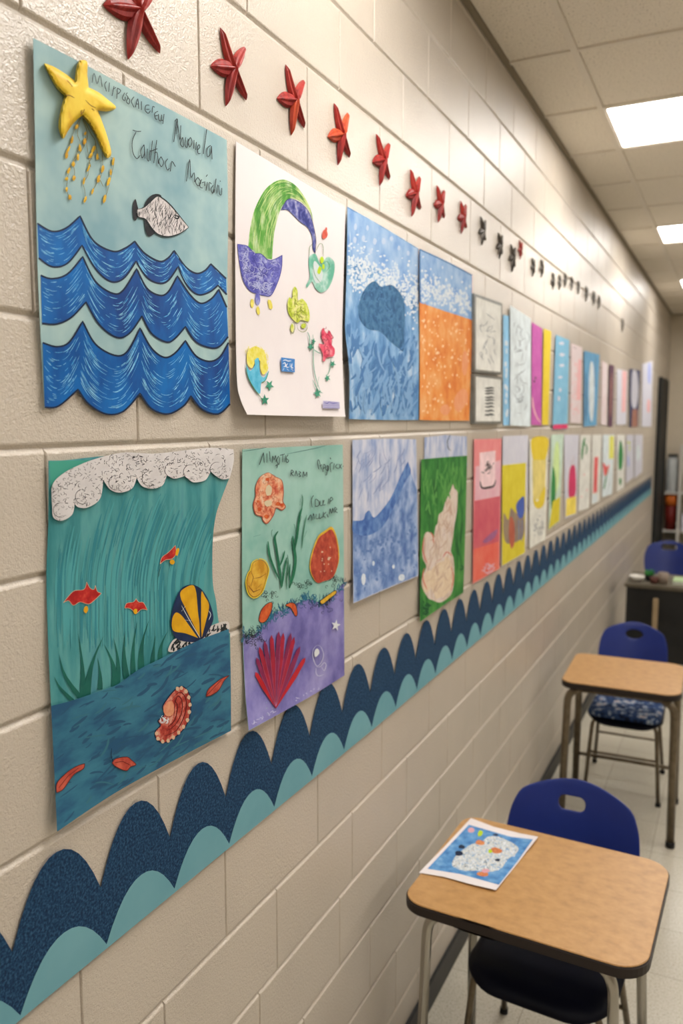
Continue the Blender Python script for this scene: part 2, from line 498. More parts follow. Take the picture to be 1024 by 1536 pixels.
border_part('navy_waves', -.645, -.75, .835, -3, 52, -.86, .004, M_navy, bd)
border_part('teal_waves', -.778, -.852, .842, -3, 52, -.8585, .0056, M_seafoam, bd)

# ================================================================== STARFISH ROW
M_red = mat('brick_red_clay', [C(120, 30, 30), C(160, 48, 44), C(178, 66, 54)], scale=60, stretch=(1, 1, .3), rough=.42, bump=.4, bscale=150, pos=[.35, .52, .7])
M_red2 = mat('orange_red_clay', [C(160, 50, 32), C(205, 92, 52)], scale=60, stretch=(1, 1, .3), rough=.42, bump=.4, bscale=150)
M_pewter = mat('dark_pewter', [C(60, 56, 52), C(110, 104, 98)], scale=60, rough=.3, metal=.7)
def petal(c, t, w, h, lift=0):
    """one folded arm from centre c to tip t (along-wall, up) with three ridges"""
    V = []; F = []
    c = Vector(c); t = Vector(t); d = t - c; L = d.length; d.normalize(); nrm = Vector((-d.y, d.x))
    n = 12; cs = [(-1, 0), (-.72, .55), (-.34, .62), (-.12, .95), (0, 1.0), (.12, .95), (.34, .62), (.72, .55), (1, 0)]
    for i in range(n + 1):
        u = i / n
        ww = w * (math.sin(math.pi * min(1, .10 + u * .9) ** .85) ** .8 if u < 1 else 0) * (1 if u > .15 else .75) + .0006
        hh = h * (1 - .55 * u)
        for a, b in cs:
            p = c + d * (L * u) + nrm * (a * ww)
            V.append((.002 + lift * (1 - u) + hh * b * min(1, ww / (w * .5)), p.x, p.y))
    m = len(cs)
    for i in range(n):
        for j in range(m - 1):
            a = i * m + j; F.append((a, a + 1, a + m + 1, a + m))
        a = i * m; F.append((a, a + m, a + m + m - 1, a + m - 1))
    F.append(tuple(range(m))); F.append(tuple(n * m + k for k in range(m))[::-1])
    bm = bmesh.new(); vs = [bm.verts.new(v) for v in V]
    for f in F: bm.faces.new([vs[k] for k in f])
    bmesh.ops.recalc_face_normals(bm, faces=bm.faces[:])
    return bm
c0 = at(344, 104)
tips = [(328, 42), (363, 66), (310, 97), (340, 162), (368, 150)]
wid = [.0108, .0105, .0150, .0112, .0095]
def make_star(label, m, m2, px, cat='starfish', group='red starfish row above the pictures', name='starfish', sc=1.0, tint=()):
    p = at(*px)
    t = thing(name, label, cat, (0.0, p[1], p[2]), group)
    for i, (tp, w_) in enumerate(zip(tips, wid)):
        q = at(*tp); dd = ((q[1] - c0[1]) * sc * (1 if i != 2 else .88), (q[2] - c0[2]) * sc)
        a = rng.uniform(-.09, .09)
        dd = (dd[0] * math.cos(a) - dd[1] * math.sin(a), dd[0] * math.sin(a) + dd[1] * math.cos(a))
        bmobj('arm', petal((0, 0), dd, w_ * sc, .016 * sc, .004 * sc * (i % 2)), m2 if i in tint else m, t)
    return t
stars = [((200, 16), 'red folded starfish cut by the top edge, first of the row', ()),
         ((344, 104), 'red folded starfish above the join between aqua wave poster and white drawing', ()),
         ((437, 151), 'red starfish with one orange lower arm, above the white drawing', (3,)),
         ((508, 202), 'fourth red starfish, with orange-red side and upper right arms', (1, 2)),
         ((571, 240), 'fifth red starfish, above the blue sea rock painting', ()),
         ((619, 290), 'sixth red starfish, above the left edge of the orange painting', ()),
         ((658, 306), 'seventh red starfish, above the middle of the orange painting', ()),
         ((692, 326), 'last and smallest-looking red starfish before the dark ones', ())]
for k, (px, lb, ti) in enumerate(stars):
    make_star(lb, M_red, M_red2, px, sc=[1.12, 1, 1, 1, .97, .97, .85, .8][k], tint=ti)
dark = [((722, 346), .75), ((748, 368), .75), ((767, 386), .85), ((779, 374), .6), ((798, 400), .65), ((811, 402), .65), ((828, 421), .65), ((838, 423), .6), ((846, 420), .6), ((856, 425), .6), ((866, 431), .6), ((878, 440), .7), ((889, 447), .7), ((897, 453), .7), ((932, 487), .8)]
dl = {0: 'first small dark starfish right after the red row, in the wall glare', 1: 'second small dark starfish after the red row', 2: 'large dark starfish low on the wall glare above the framed pictures', 3: 'small reddish-brown starfish among the dark ones', 14: 'lone dark starfish far down the wall, apart from the others'}
for k, (px, sc) in enumerate(dark):
    make_star(dl.get(k, 'small dark metallic starfish in the blurred far cluster on the upper wall'), M_red if k == 3 else M_pewter, M_pewter, px, group='small dark starfish on the upper wall', sc=sc)
# ================================================================== ARTWORKS ON THE WALL
PI = math.pi
M_ink = mat('black_marker', C(26, 34, 38), rough=.6)
M_black = mat('black_paint', [C(18, 20, 26), C(36, 38, 44)], scale=60, rough=.6)
M_white = mat('white_crayon', C(222, 226, 230), rough=.8)
M_whitep = mat('white_drawing_paper', [C(224, 216, 217), C(230, 223, 223)], scale=4, rough=.7)
M_aqua = mat('aqua_painted_paper', [C(126, 164, 174), C(150, 182, 186), C(168, 196, 194), C(142, 176, 182)], scale=5, rough=.65, pos=[.32, .45, .56, .7])
M_yell = mat('yellow_clay', [C(214, 160, 30), C(232, 194, 48), C(240, 208, 66)], scale=30, rough=.5, bump=.3, bscale=70, pos=[.3, .46, .62])
M_sand = mat('ochre_crayon', [C(198, 150, 40), C(224, 184, 50)], scale=80, rough=.7)
M_cobalt = mat('cobalt_poster_paint', [C(0, 58, 128), C(0, 86, 160), C(0, 106, 184)], scale=12, stretch=(1, 1, .6), rough=.42, pos=[.34, .5, .66])
M_navyink = mat('navy_outline', C(8, 30, 62), rough=.5)
M_chalk = mat('pale_blue_chalk', [C(60, 150, 215), C(150, 212, 240)], scale=90, rough=.8)

# ---- aqua wave poster, upper row, first
o1 = [(50, 57, 1), (120, 93), (195, 133), (270, 172), (340, 210, 1), (342, 320), (341, 420), (343, 520), (345, 606, 1), (327, 621), (303, 614), (286, 594, 1), (275, 609), (252, 621), (227, 613), (210, 590, 1), (185, 617), (159, 621), (133, 606), (117, 584, 1), (88, 609), (67, 612, 1), (61, 500), (56, 380), (53, 220)]
A = Sheet('wave_poster', 'aqua poster with yellow starfish, striped fish and three cut cobalt waves', 'poster', cr(o1), M_aqua, h=lambda x, y: .004 + .004 * max(0, (90 - x) / 40) ** 2 + .0015 * math.sin(y / 60) + .002 * max(0, (y - 560) / 60))
T1 = [(56, 335), (78, 347), (99, 342), (120, 324, 1), (140, 361), (169, 377), (188, 372), (202, 362, 1), (217, 380), (239, 392), (252, 387), (261, 376, 1), (278, 400), (294, 410), (307, 406), (316, 396, 1), (339, 418)]
B1 = [(58, 387), (78, 400), (101, 395), (123, 368, 1), (143, 403), (165, 422), (185, 418), (204, 392, 1), (220, 416), (238, 425), (252, 421), (267, 400, 1), (281, 429), (297, 442), (314, 438), (327, 428, 1), (340, 442)]
T2 = [(61, 413), (78, 418), (101, 411), (124, 385, 1), (143, 422), (169, 440), (185, 435), (205, 403, 1), (220, 432), (239, 443), (252, 438), (266, 414, 1), (285, 442), (301, 455), (317, 448), (328, 434, 1), (340, 461)]
B2 = [(63, 485), (85, 486), (107, 476), (129, 453, 1), (149, 487), (175, 506), (194, 500), (213, 474, 1), (227, 500), (249, 513), (262, 508), (278, 490, 1), (294, 513), (317, 522), (330, 519), (342, 505)]
T3 = [(64, 514), (85, 520), (104, 513), (124, 482, 1), (143, 516), (172, 533), (191, 527), (210, 492, 1), (227, 522), (246, 536), (262, 530), (278, 511, 1), (294, 534), (314, 542), (330, 535), (342.5, 514)]
B3 = [(67, 611), (88, 609), (117, 584, 1), (133, 606), (159, 621), (185, 617), (210, 590, 1), (227, 613), (252, 621), (275, 609), (286, 594, 1), (303, 614), (327, 621), (345, 606)]
def lobes(curve):
    out = [[]]
    for p in curve:
        out[-1].append(p[:2])
        if len(p) > 2: out.append([p[:2]])
    return [cr(l, False, 6) for l in out if len(l) > 1]
def samp(l, s):
    k = s * (len(l) - 1); i = min(int(k), len(l) - 2); f = k - i
    return (l[i][0] * (1 - f) + l[i + 1][0] * f, l[i][1] * (1 - f) + l[i + 1][1] * f)
for kk, (T_, B_) in enumerate(((T1, B1), (T2, B2), (T3, B3))):
    wb = A.flat('wave', cr(T_, False) + cr(B_, False)[::-1], M_cobalt)
    A.lines('outline', [(cr(T_, False), 2.6), (cr(B_, False), 2.6)], M_navyink, parent=wb, taper=False, smooth=False)
    st = []
    for lt, lb_ in zip(lobes(T_), lobes(B_)):
        wpx = abs(lt[-1][0] - lt[0][0]); nn = int(wpx * (.7 if kk < 2 else 1.15))
        for _ in range(nn):
            t = rng.uniform(.06, .92); s0 = rng.choice([rng.uniform(.04, .3), rng.uniform(.5, .85), rng.uniform(.04, .85)]); ln = rng.uniform(.05, .22)
            sag = (3 if kk == 0 else 10 if kk == 1 else 22) * math.sin(PI * t)
            pts = []
            for j in range(5):
                s = min(.97, s0 + ln * j / 4); a = samp(lt, s); b = samp(lb_, s)
                pts.append((a[0] * (1 - t) + b[0] * t, a[1] * (1 - t) + b[1] * t + sag * (4 * s * (1 - s) - .5) * .8))
            pts = [p for p in pts if inpoly(cr(T_, False) + cr(B_, False)[::-1], [p[0]], [p[1]])[0]]
            if len(pts) > 2: st.append((pts, rng.uniform(.35, 1.0)))
    A.lines('chalk_strokes', st, M_chalk, parent=wb)
# fish
fb = [(206, 314), (216, 311), (226, 302), (236, 294), (246, 299), (256, 308), (267, 321), (283, 341, 1), (270, 350), (253, 355), (238, 352), (228, 343), (218, 329), (207, 325)]
fin = [(216, 311), (220, 300), (228, 292.5), (237, 291), (242, 295), (232, 302), (224, 308)]
fin2 = [(217, 329), (218, 345), (222, 354), (228, 353), (232, 348), (224, 339)]
tail = [(203, 298.5), (199.5, 306), (199, 321), (202, 331), (206, 327), (208, 318), (206, 308)]
A.flat('fish_fins', cr(tail), M_black); A.flat('fish_fins', cr(fin), M_black); A.flat('fish_fins', cr(fin2), M_black)
fs = A.flat('fish', cr(fb), mat('fish_white', [C(196, 190, 190), C(222, 215, 215)], scale=60, rough=.7))
A.lines('stripes', [(s, rng.uniform(.4, .8)) for s in scribble(cr(fb), 190, 9, ang=PI / 2 + .15, spread=.5, curl=.25)] + [(fb[:8] + [], 1.8), (fb[7:] + [fb[0]], 1.8)] + [([(262, 323), (268, 325), (266, 328), (261, 326)], 2.2)], M_ink, parent=fs)
# tendrils then clay starfish
td = [[(120, 177), (114, 190), (108, 205), (103, 222), (101, 235)], [(121, 177), (116, 200), (120, 216), (109, 243), (103, 258), (100, 283), (103, 294), (107, 300)],
      [(124, 178), (131, 200), (128, 215), (116, 236), (110, 245), (112, 258), (111, 268)], [(125, 178), (136, 200), (143, 212), (140, 230), (133, 246), (132, 262), (125, 275), (127, 285), (128, 300)],
      [(143, 212), (146, 230), (149, 240)], [(153, 224), (154, 250), (151, 265), (145, 275), (138, 288)], [(166, 236), (171, 242), (164, 275), (160, 290), (156, 302)], [(148, 266), (155, 280)], [(128, 205), (133, 235), (136, 250)]]
A.lines('tendrils', [(t, .8) for t in td], mat('olive_thread', C(120, 110, 50), rough=.8), taper=False)
bl = []
for (x, y, ry) in [(108, 210, 6), (102, 225, 7), (100, 233, 5), (120, 222, 6), (117, 236, 6), (110, 246, 4), (103, 256, 5), (100, 268, 3), (100, 284, 4), (105, 296, 4), (111, 267, 4), (127, 212, 5), (140, 224, 6), (136, 233, 5), (133, 252, 6), (126, 271, 6), (128, 299, 5), (146, 235, 5), (154, 253, 6), (148, 268, 6), (139, 287, 5), (170, 242, 6), (166, 258, 5), (163, 272, 7), (157, 298, 7), (115, 190, 4), (128, 200, 3)]:
    bl.append((x, y, rng.uniform(1.6, 2.8), ry, rng.uniform(-.1, .45)))
A.blobs('beads', bl, M_sand, puff=.0008)
sf = [(66, 96), (76, 98), (86, 103), (100, 112), (112, 121, 1), (114, 104), (118, 92), (125, 90), (131, 94), (131, 112), (133, 131, 1), (147, 138), (160, 148), (174, 161), (162, 167), (147, 166, 1), (153, 182), (161, 205), (167, 230), (160, 237), (152, 224), (143, 203), (133, 186), (123, 174, 1), (112, 183), (103, 195), (95, 208), (89, 198), (88, 183), (92, 160), (97, 144, 1), (84, 131), (74, 113)]
sfo = A.flat('clay_starfish', cr(sf), M_yell, step=3, puff=.011, psize=9)
A.lines('creases', [[(122, 172), (117, 150), (110, 132), (100, 120)], [(122, 172), (124, 150), (121, 132)], [(122, 172), (130, 158), (127, 145), (124, 140)], [(124, 170), (130, 160), (142, 166)], [(128, 150), (136, 158), (144, 162)], [(112, 147), (104, 143), (98, 143)]], mat('clay_crease', C(140, 98, 24), rough=.7), 1.3, parent=sfo, off=.0133)
L1 = [[(138, 124), (141, 110), (145.5, 126), (150, 113), (153, 130)], [(160, 122), (157, 127), (159.5, 137)], [(164, 124), (163, 138)], [(168, 144), (171, 129)], [(170.5, 133), (174, 131)], [(175, 148), (176, 132)], [(176, 132), (181, 136), (177, 141)], [(187, 139), (183.5, 147), (187, 151), (188, 145)], [(191, 139), (189, 142), (192, 146), (189.5, 152), (193, 156), (194.5, 150), (191, 146)], [(201, 145), (197, 152), (201, 161)], [(203, 161), (206.5, 148), (208, 163)], [(204, 156), (207, 156)], [(212, 152), (212, 165)],
      [(224, 158), (219, 158), (217.5, 165), (222, 170), (225.6, 166)], [(219, 164), (224, 164)], [(228, 169), (229, 160), (232, 161)], [(237, 167), (232, 170), (233, 178), (236, 179)], [(232.5, 174), (236.5, 173)], [(237.5, 171), (238, 179), (241, 181), (242.5, 172)], [(246, 171), (244, 186)], [(244.5, 180), (242, 181)],
      [(260.5, 213), (265.5, 179)], [(262, 182), (266, 179), (265, 201)], [(265.5, 181), (270, 210), (271, 188)], [(273.5, 206), (270.5, 216), (275, 220), (274, 206)], [(278.5, 206), (277, 217), (280.6, 221), (282, 208)], [(285.6, 206), (282, 213), (284.6, 220.5), (288, 213), (285.6, 206)], [(291, 210), (290.4, 223)], [(294.5, 213), (293.5, 225)], [(296, 225), (299.5, 221), (298.5, 217), (296, 221), (297, 230), (300.5, 230)], [(310, 194), (305, 231)], [(316, 218), (310.5, 223), (311, 235), (316, 230), (317, 219), (318, 239)],
      [(199, 195), (205, 197), (211.5, 197)], [(204, 198), (198.5, 211), (199, 228), (205, 238), (210, 233)], [(216, 217), (211, 226), (213, 237), (216.5, 230), (216, 217), (217.5, 238)], [(221, 223), (220, 237), (223.5, 241), (225, 225)], [(228.5, 211), (225.6, 241)], [(235, 210), (230.6, 244.6)], [(231.5, 230), (235.5, 229), (237.5, 246)], [(225.5, 227), (236, 223)], [(241.5, 235), (238, 242), (242, 250), (245, 243), (241.5, 235)], [(251.5, 238), (247.8, 245), (251, 255), (254, 252)], [(255.5, 257), (257.5, 242), (263, 250)],
      [(279.6, 272), (284.5, 239), (286, 266), (291, 259), (292, 273)], [(296.5, 266), (293, 272), (297, 279), (301, 273), (296.5, 266)], [(302.5, 269), (299.5, 276), (300.5, 281), (304, 282)], [(303, 274), (306, 273)], [(307, 272), (307, 279)], [(309, 265), (311, 262)], [(311, 273), (308.8, 286)], [(313.5, 286), (313.5, 274), (317, 276)], [(319.5, 278), (316.3, 284), (319, 290), (321, 284)], [(324, 268), (321, 289)], [(326.5, 277), (325, 290)], [(328, 278), (328.6, 290), (332, 292), (332.5, 282)], [(330, 271), (330.5, 272.5)]]
A.lines('lettering', L1, M_ink, 1.15, taper=False)

# ---- tall white drawing
o2 = [(354, 212, 1), (430, 258), (518, 311, 1), (515, 420), (513, 515), (516, 604), (518, 625, 1), (450, 624), (371, 622, 1), (360, 597), (355, 560), (353, 420), (353, 300)]
B = Sheet('sea_creature_drawing', 'tall white drawing of green arch, purple bowl and small flowers, curling at its foot', 'drawing', cr(o2), M_whitep, h=lambda x, y: .005 + .016 * max(0, (y - 470) / 155) ** 2 + .010 * max(0, (x - 440) / 78) ** 2 + .003 * max(0, (y - 240) / 300))
arch = [(372, 369.5, 1), (375, 343), (381.5, 315), (395, 288), (408, 275), (421, 269.5), (433, 271.5), (446, 281), (458, 298), (466, 315), (470, 333, 1), (464, 317), (453, 304), (438, 297.5), (430, 301), (421, 313), (415, 333), (410.6, 353), (408, 389, 1), (390, 385)]
M_green = mat('green_crayon', [C(64, 138, 44), C(100, 162, 70), C(158, 190, 120), C(200, 212, 180)], scale=38, stretch=(1, 1, .45), rough=.8, pos=[.34, .46, .56, .68], detail=8)
M_purp = mat('purple_crayon', [C(84, 84, 170), C(110, 110, 190), C(176, 180, 216)], scale=30, rough=.8, pos=[.4, .52, .66], detail=6)
M_indigo = mat('indigo_crayon', [C(48, 54, 120), C(92, 96, 160), C(170, 170, 200)], scale=60, rough=.8, pos=[.38, .5, .68])
g = B.flat('green_arch', cr(arch), M_green)
M_gdark = mat('dark_green_pencil', C(74, 132, 60), rough=.8); M_glime = mat('pale_pencil', C(196, 214, 140), rough=.8)
ast = []
for _ in range(150):
    t = rng.uniform(.05, .95); s0 = rng.uniform(0, .8)
    ol = cr(arch[:11], False, 4); il = cr(arch[10:19][::-1], False, 4)
    pts = []
    for j in range(5):
        s = min(1, s0 + .12 * j / 4); a = samp(ol, s); b_ = samp(il, s); pts.append((a[0] * (1 - t) + b_[0] * t, a[1] * (1 - t) + b_[1] * t))
    ast.append((pts, rng.uniform(.4, .9)))
B.lines('pencil_strokes', ast[:95], M_gdark, parent=g); B.lines('pencil_strokes', ast[95:], M_glime, parent=g)
blu = [(421, 315.5, 1), (425, 308), (430, 300), (438, 298.5), (453, 306), (464.6, 321), (471, 343), (473.7, 361), (472.5, 380, 1), (469, 373), (468, 356), (461, 341), (450, 333), (440, 323), (431, 315)]
g = B.flat('blue_stem', cr(blu), M_indigo); B.lines('outline', [cr(blu)], M_navyink, .8, parent=g, taper=False, smooth=False)
bowl = [(356, 366, 1), (363, 367), (371.6, 369.5), (381.5, 379.5), (391.5, 381), (401.5, 389.5), (410, 389.5), (423, 383, 1), (422, 403), (416.5, 422.6), (406.5, 442.6), (395, 443), (388, 441), (375, 436), (365, 421), (360, 399), (357.5, 381)]
g = B.flat('purple_bowl', cr(bowl), M_purp)
B.lines('pencil_strokes', [(s, .6) for s in scribble(cr(bowl), 170, 9, curl=.9)] + [(cr(bowl), 1.0)] + [([(370, 378), (366, 392), (374, 404), (392, 414), (400, 408), (396, 396), (386, 384)], 1.2), ([(378, 382), (386, 400), (396, 412)], 1.0)], mat('violet_pencil', C(60, 62, 140), rough=.8), parent=g)
B.lines('highlights', [(s, .8) for s in scribble([(366, 420), (412, 424), (404, 440), (378, 436)], 60, 8, curl=1.2)] + [(s, .7) for s in scribble(cr(bowl), 60, 12, curl=.9)] + [(s, .8) for s in scribble([(358, 372), (372, 376), (380, 400), (364, 404)], 30, 8)], mat('lilac_pencil', C(176, 180, 216), rough=.8), parent=g)
B.blobs('yellow_feet', [(378, 455, 3, 7, 0), (387, 466, 3, 7, -.1), (405, 457, 3, 8, -.25)], mat('yellow_crayon', [C(206, 190, 60), C(226, 214, 110)], scale=90, rough=.8))
B.blobs('purple_foot', [(386.5, 448, 4, 9, 0)], M_purp)
teal = [(464, 384.5), (473, 381), (478, 392), (482, 396), (491, 385), (500, 391), (502, 401), (498.7, 419), (491, 434), (481, 438.5), (473, 432.6), (468, 422.6), (461, 431), (459, 427.6), (464.6, 416), (463, 398)]
M_teal = mat('teal_wash', [C(96, 168, 144), C(130, 186, 166), C(184, 210, 204)], scale=22, rough=.75, pos=[.4, .5, .62])
g = B.flat('teal_shell', cr(teal), M_teal); B.flat('pale_centre', cr([(471, 392), (478, 398), (484, 410), (481, 422), (474, 424), (469, 412)]), mat('grey_wash', [C(190, 204, 206), C(208, 214, 214)], scale=40, rough=.8), parent=g)
B.lines('outline', [[(464, 384), (464, 372), (468, 366)], [(474, 376), (479, 366), (484, 368), (485, 385)], [(469, 395), (472, 412), (480, 424)], [(484, 396), (490, 392), (494, 400), (488, 408)]], M_gdark, .7, parent=g)
B.blobs('lime_spots', [(483, 390, 3, 5, 0), (479, 405, 3, 6, .2), (485, 400, 2, 4, 0)], mat('lime_crayon', C(180, 206, 40), rough=.8))
B.blobs('red_spot', [(487, 351, 4.2, 8, .1), (489, 344, 1.5, 3, 0)], mat('coral_paint', [C(196, 80, 66), C(214, 100, 80)], scale=80, rough=.7))
M_limef = mat('lime_wash', [C(176, 192, 50), C(206, 214, 96), C(222, 216, 150)], scale=60, rough=.8, pos=[.4, .52, .66])
lf = [(442, 430), (446, 436), (447, 450), (453, 448), (460, 456), (464, 470), (463, 482), (452, 480), (446, 484), (440, 480), (433, 470), (431, 455), (434, 446), (438, 448), (439, 436)]
g = B.flat('lime_flower', cr(lf), M_limef)
B.lines('outline', [(s, .6) for s in scribble(cr(lf), 60, 10, curl=.8)] + [(cr([(446, 486), (452, 482), (459, 486), (460, 494), (454, 498), (447, 494)]), .8), (cr([(436, 488), (440, 484), (442, 492), (439, 500), (436, 494)]), .8)], mat('olive_pencil', C(126, 136, 50), rough=.8), parent=g)
B.blobs('lime_spots', [(455, 489, 4, 4, 0), (438.5, 492, 2.5, 6, 0)], M_limef)
M_lemon = mat('lemon_crayon', [C(222, 208, 60), C(232, 224, 130)], scale=90, rough=.8)
g = B.flat('yellow_bloom', cr([(371, 528), (380, 520), (390, 522), (398, 530), (400, 544), (402, 553), (395, 562), (390, 552), (390, 542), (384, 540), (378, 552), (371, 546)]), M_lemon)
B.lines('petals', [(s, .7) for s in scribble(cr([(368, 522), (384, 517), (400, 528), (404, 552), (394, 562), (388, 540), (374, 546)]), 110, 8, curl=.3)], M_lemon, parent=g)
M_cyan = mat('cyan_crayon', [C(70, 166, 200), C(110, 190, 216)], scale=70, rough=.8)
g = B.flat('cyan_stem', cr([(369, 546, 1), (375, 556), (382, 548), (382, 540), (388, 538), (390, 560), (396, 566), (403, 556), (399, 570), (392, 574), (390, 590), (384, 586), (376, 574), (371, 560)]), M_cyan)
B.lines('outline', [[(369, 546), (371, 562), (377, 576), (388, 592), (396, 602)], [(403, 557), (398, 570), (392, 575)]], M_gdark, .9, parent=g)
M_tealp = mat('teal_leaf_pencil', [C(40, 120, 96), C(80, 160, 130)], scale=70, rough=.8)
def star_pts(cx, cy, r, q=.42, n=5, a0=0): return [(cx + (r if i % 2 == 0 else r * q) * math.cos(a0 + PI * i / n) * .8, cy + (r if i % 2 == 0 else r * q) * math.sin(a0 + PI * i / n), 1) for i in range(2 * n)]
for (cx, cy, r, a) in ((404, 578, 9, .3), (397, 600, 9, .9), (499, 546, 6, .2), (491, 567, 6, .5), (466, 520, 7, .4), (470, 512, 5, 0), (476, 590, 8, .7)):
    B.flat('teal_leaf', cr(star_pts(cx, cy, r, a0=a), n=1), M_tealp, off=.0026)
B.lines('flower_stems', [[(461, 498), (464, 506), (464.5, 520)], [(469, 502), (470, 520), (470, 545), (473, 565), (481, 590)], [(470, 524), (476, 528), (481, 530)], [(496, 538), (495, 552), (491, 563)], [(469, 570), (476, 584), (484, 590)], [(478, 565), (476, 580)]], M_tealp, 1.1)
M_rose = mat('rose_wash', [C(206, 54, 88), C(222, 90, 112), C(226, 150, 160)], scale=50, rough=.8, pos=[.38, .52, .7])
g = B.flat('red_flower', cr([(484, 492), (490, 500), (494, 496), (498, 505), (497, 516), (502, 524), (500, 534), (490, 536), (487, 542), (484, 540), (484, 530), (478, 516), (486, 516), (482, 504)]), M_rose)
B.lines('outline', [(s, .7) for s in scribble(cr([(484, 488), (500, 504), (503, 530), (486, 540), (480, 516)]), 40, 8)], mat('crimson_pencil', C(160, 30, 60), rough=.8), parent=g)
M_stamp = mat('stamp_blue', [C(50, 110, 180), C(70, 136, 200)], scale=90, rough=.7)
g = B.flat('blue_label', [(421.5, 536), (442, 538.5), (442, 558.5), (422, 557)], M_stamp)
B.lines('lettering', [[(424, 546), (427, 544), (428, 549), (425, 550)], [(431, 545), (429, 550), (433, 551)], [(435, 545), (435, 551)], [(438, 545), (437, 551), (440, 552)], [(426, 552), (424, 556)], [(430, 553), (433, 556)], [(436, 553), (440, 556)], [(424, 541), (428, 540), (432, 541.5), (437, 541)]], M_white, 1.3, parent=g)
M_viol = mat('violet_stamp', C(104, 100, 170), rough=.7)
g = B.flat('violet_label', [(484.5, 601), (509, 603), (509.5, 613), (484, 612.5)], mat('lavender_pad', C(176, 172, 204), rough=.7))
B.lines('lettering', [[(486, 603), (490, 605), (494, 603), (499, 605), (507, 604)], [(485, 608), (509, 609)], [(485, 611), (509, 612)], [(486, 605.5), (508, 606.5)], [(498, 603), (506, 604.5)]], M_viol, 1.1, parent=g)

# ---- blue sea with dark rock
M_sea = mat('blue_sea_wash', [C(64, 112, 164), C(98, 146, 196), C(138, 178, 216), C(190, 210, 230)], scale=14, stretch=(1, 1, .7), rough=.7, pos=[.32, .44, .56, .7], detail=8)
M_sky = mat('periwinkle_wash', [C(118, 158, 212), C(146, 180, 220), C(170, 196, 226)], scale=12, rough=.7, pos=[.36, .5, .66])
o3 = [(521, 310, 1), (560, 332), (600, 356), (627.5, 373, 1), (628, 500), (627.5, 630, 1), (575, 630), (523.5, 628.5, 1), (524, 560), (518, 500), (518, 470), (520, 400)]
Cc = Sheet('sea_rock_painting', 'blue sea painting with a dark round-topped rock and white spray', 'painting', cr(o3), M_sea, h=lambda x, y: .006 + .010 * max(0, (560 - x) / 42) ** 2 + .002 * math.sin(y / 40))
Cc.flat('sky', [(521, 312), (560, 333), (600, 357), (627, 374), (627, 455), (600, 430), (560, 400), (521, 388)], M_sky)
M_spray = mat('white_spray', [C(196, 212, 228), C(226, 230, 234)], scale=60, rough=.8)
sp = []
for _ in range(700):
    x = rng.uniform(522, 627); yc = 395 + (x - 522) * .42
    y = yc + rng.gauss(5, 17)
    if y > 322 + (x - 522) * .6: sp.append((x, y, rng.uniform(.7, 2.4), rng.uniform(.8, 2.6), 0))
Cc.blobs('spray', sp, M_spray)
Cc.blobs('snow_dots', [(533, 340, 2.5, 5, 0), (532, 360, 2.5, 5, 0), (545, 358, 2.5, 5, 0), (551, 342, 2, 4, 0), (562, 362, 3, 5, 0), (575, 362, 3, 5, 0), (587, 358, 2.6, 4, 0), (556, 377, 2, 4, 0), (598, 372, 2, 4, 0), (612, 380, 2, 4, 0)], mat('pale_dots', C(186, 202, 226), rough=.8))
rock = [(538, 474.6), (540, 448.6), (548, 432), (556, 424), (563, 422), (569, 428), (574, 430), (588.6, 428), (603.5, 445), (607, 467), (606, 500), (605, 526), (596, 520), (585, 511.7), (570, 497), (551.5, 493)]
g = Cc.flat('rock', cr(rock), mat('slate_blue_paint', [C(38, 82, 124), C(56, 104, 146), C(80, 128, 164)], scale=50, rough=.75, pos=[.36, .5, .68], detail=8))
Cc.lines('texture_strokes', [(q, rng.uniform(.8, 2)) for q in scribble(cr(rock), 90, 7)], mat('rock_light_stroke', C(74, 122, 164), rough=.8), parent=g)
M_seal = mat('dark_sea_stroke', C(78, 124, 176), rough=.8); M_sealt = mat('light_sea_stroke', C(126, 166, 208), rough=.8)
low = [(520, 470), (545, 495), (600, 525), (627, 480), (627, 625), (525, 624)]
ws = scribble(low, 240, 26, ang=PI / 2 + .2, spread=.7, curl=.25)
Cc.lines('dark_brush_strokes', [(s, rng.uniform(2, 5)) for s in ws[:100]], M_seal); Cc.lines('light_brush_strokes', [(s, rng.uniform(1.5, 4)) for s in ws[100:]], M_sealt)

# ---- orange painting
M_orange = mat('orange_wash', [C(220, 122, 50), C(232, 148, 70), C(236, 172, 110)], scale=12, rough=.7, pos=[.36, .5, .66], detail=6)
o4 = [(628.7, 373, 1), (668, 391), (708.5, 412, 1), (708, 480), (706, 560), (703.5, 631, 1), (665, 631), (629.5, 630, 1), (629.5, 500)]
D = Sheet('orange_painting', 'painting with blue cloudy sky above an orange field with pale dots', 'painting', cr(o4), M_orange, h=lambda x, y: .007 + .004 * max(0, (650 - x) / 22) ** 2)
g = D.flat('sky', [(629, 374), (668, 392), (708, 413), (707.5, 480), (690, 474), (665, 466), (645, 459), (629.5, 454)], M_sky)
sp = []
for _ in range(330):
    x = rng.uniform(631, 706); y = 425 + (x - 631) * .42 + rng.gauss(4, 14)
    if y < 450 + (x - 631) * .33: sp.append((x, y, rng.uniform(.7, 2), rng.uniform(.9, 3), 0))
D.blobs('clouds', sp, M_spray, parent=g)
D.lines('blue_rim', [[(629, 374), (668, 392), (708, 413)], [(629.5, 374), (630, 452)]], mat('rim_blue', C(40, 110, 170), rough=.7), 1.8, taper=False)
D.blobs('pale_dots', [(x, y, rng.uniform(.6, 1.6), rng.uniform(.8, 2.6), 0) for x, y in rand_in([(632, 465), (704, 490), (701, 625), (632, 625)], 120)], mat('cream_dots', C(246, 206, 160), rough=.8))
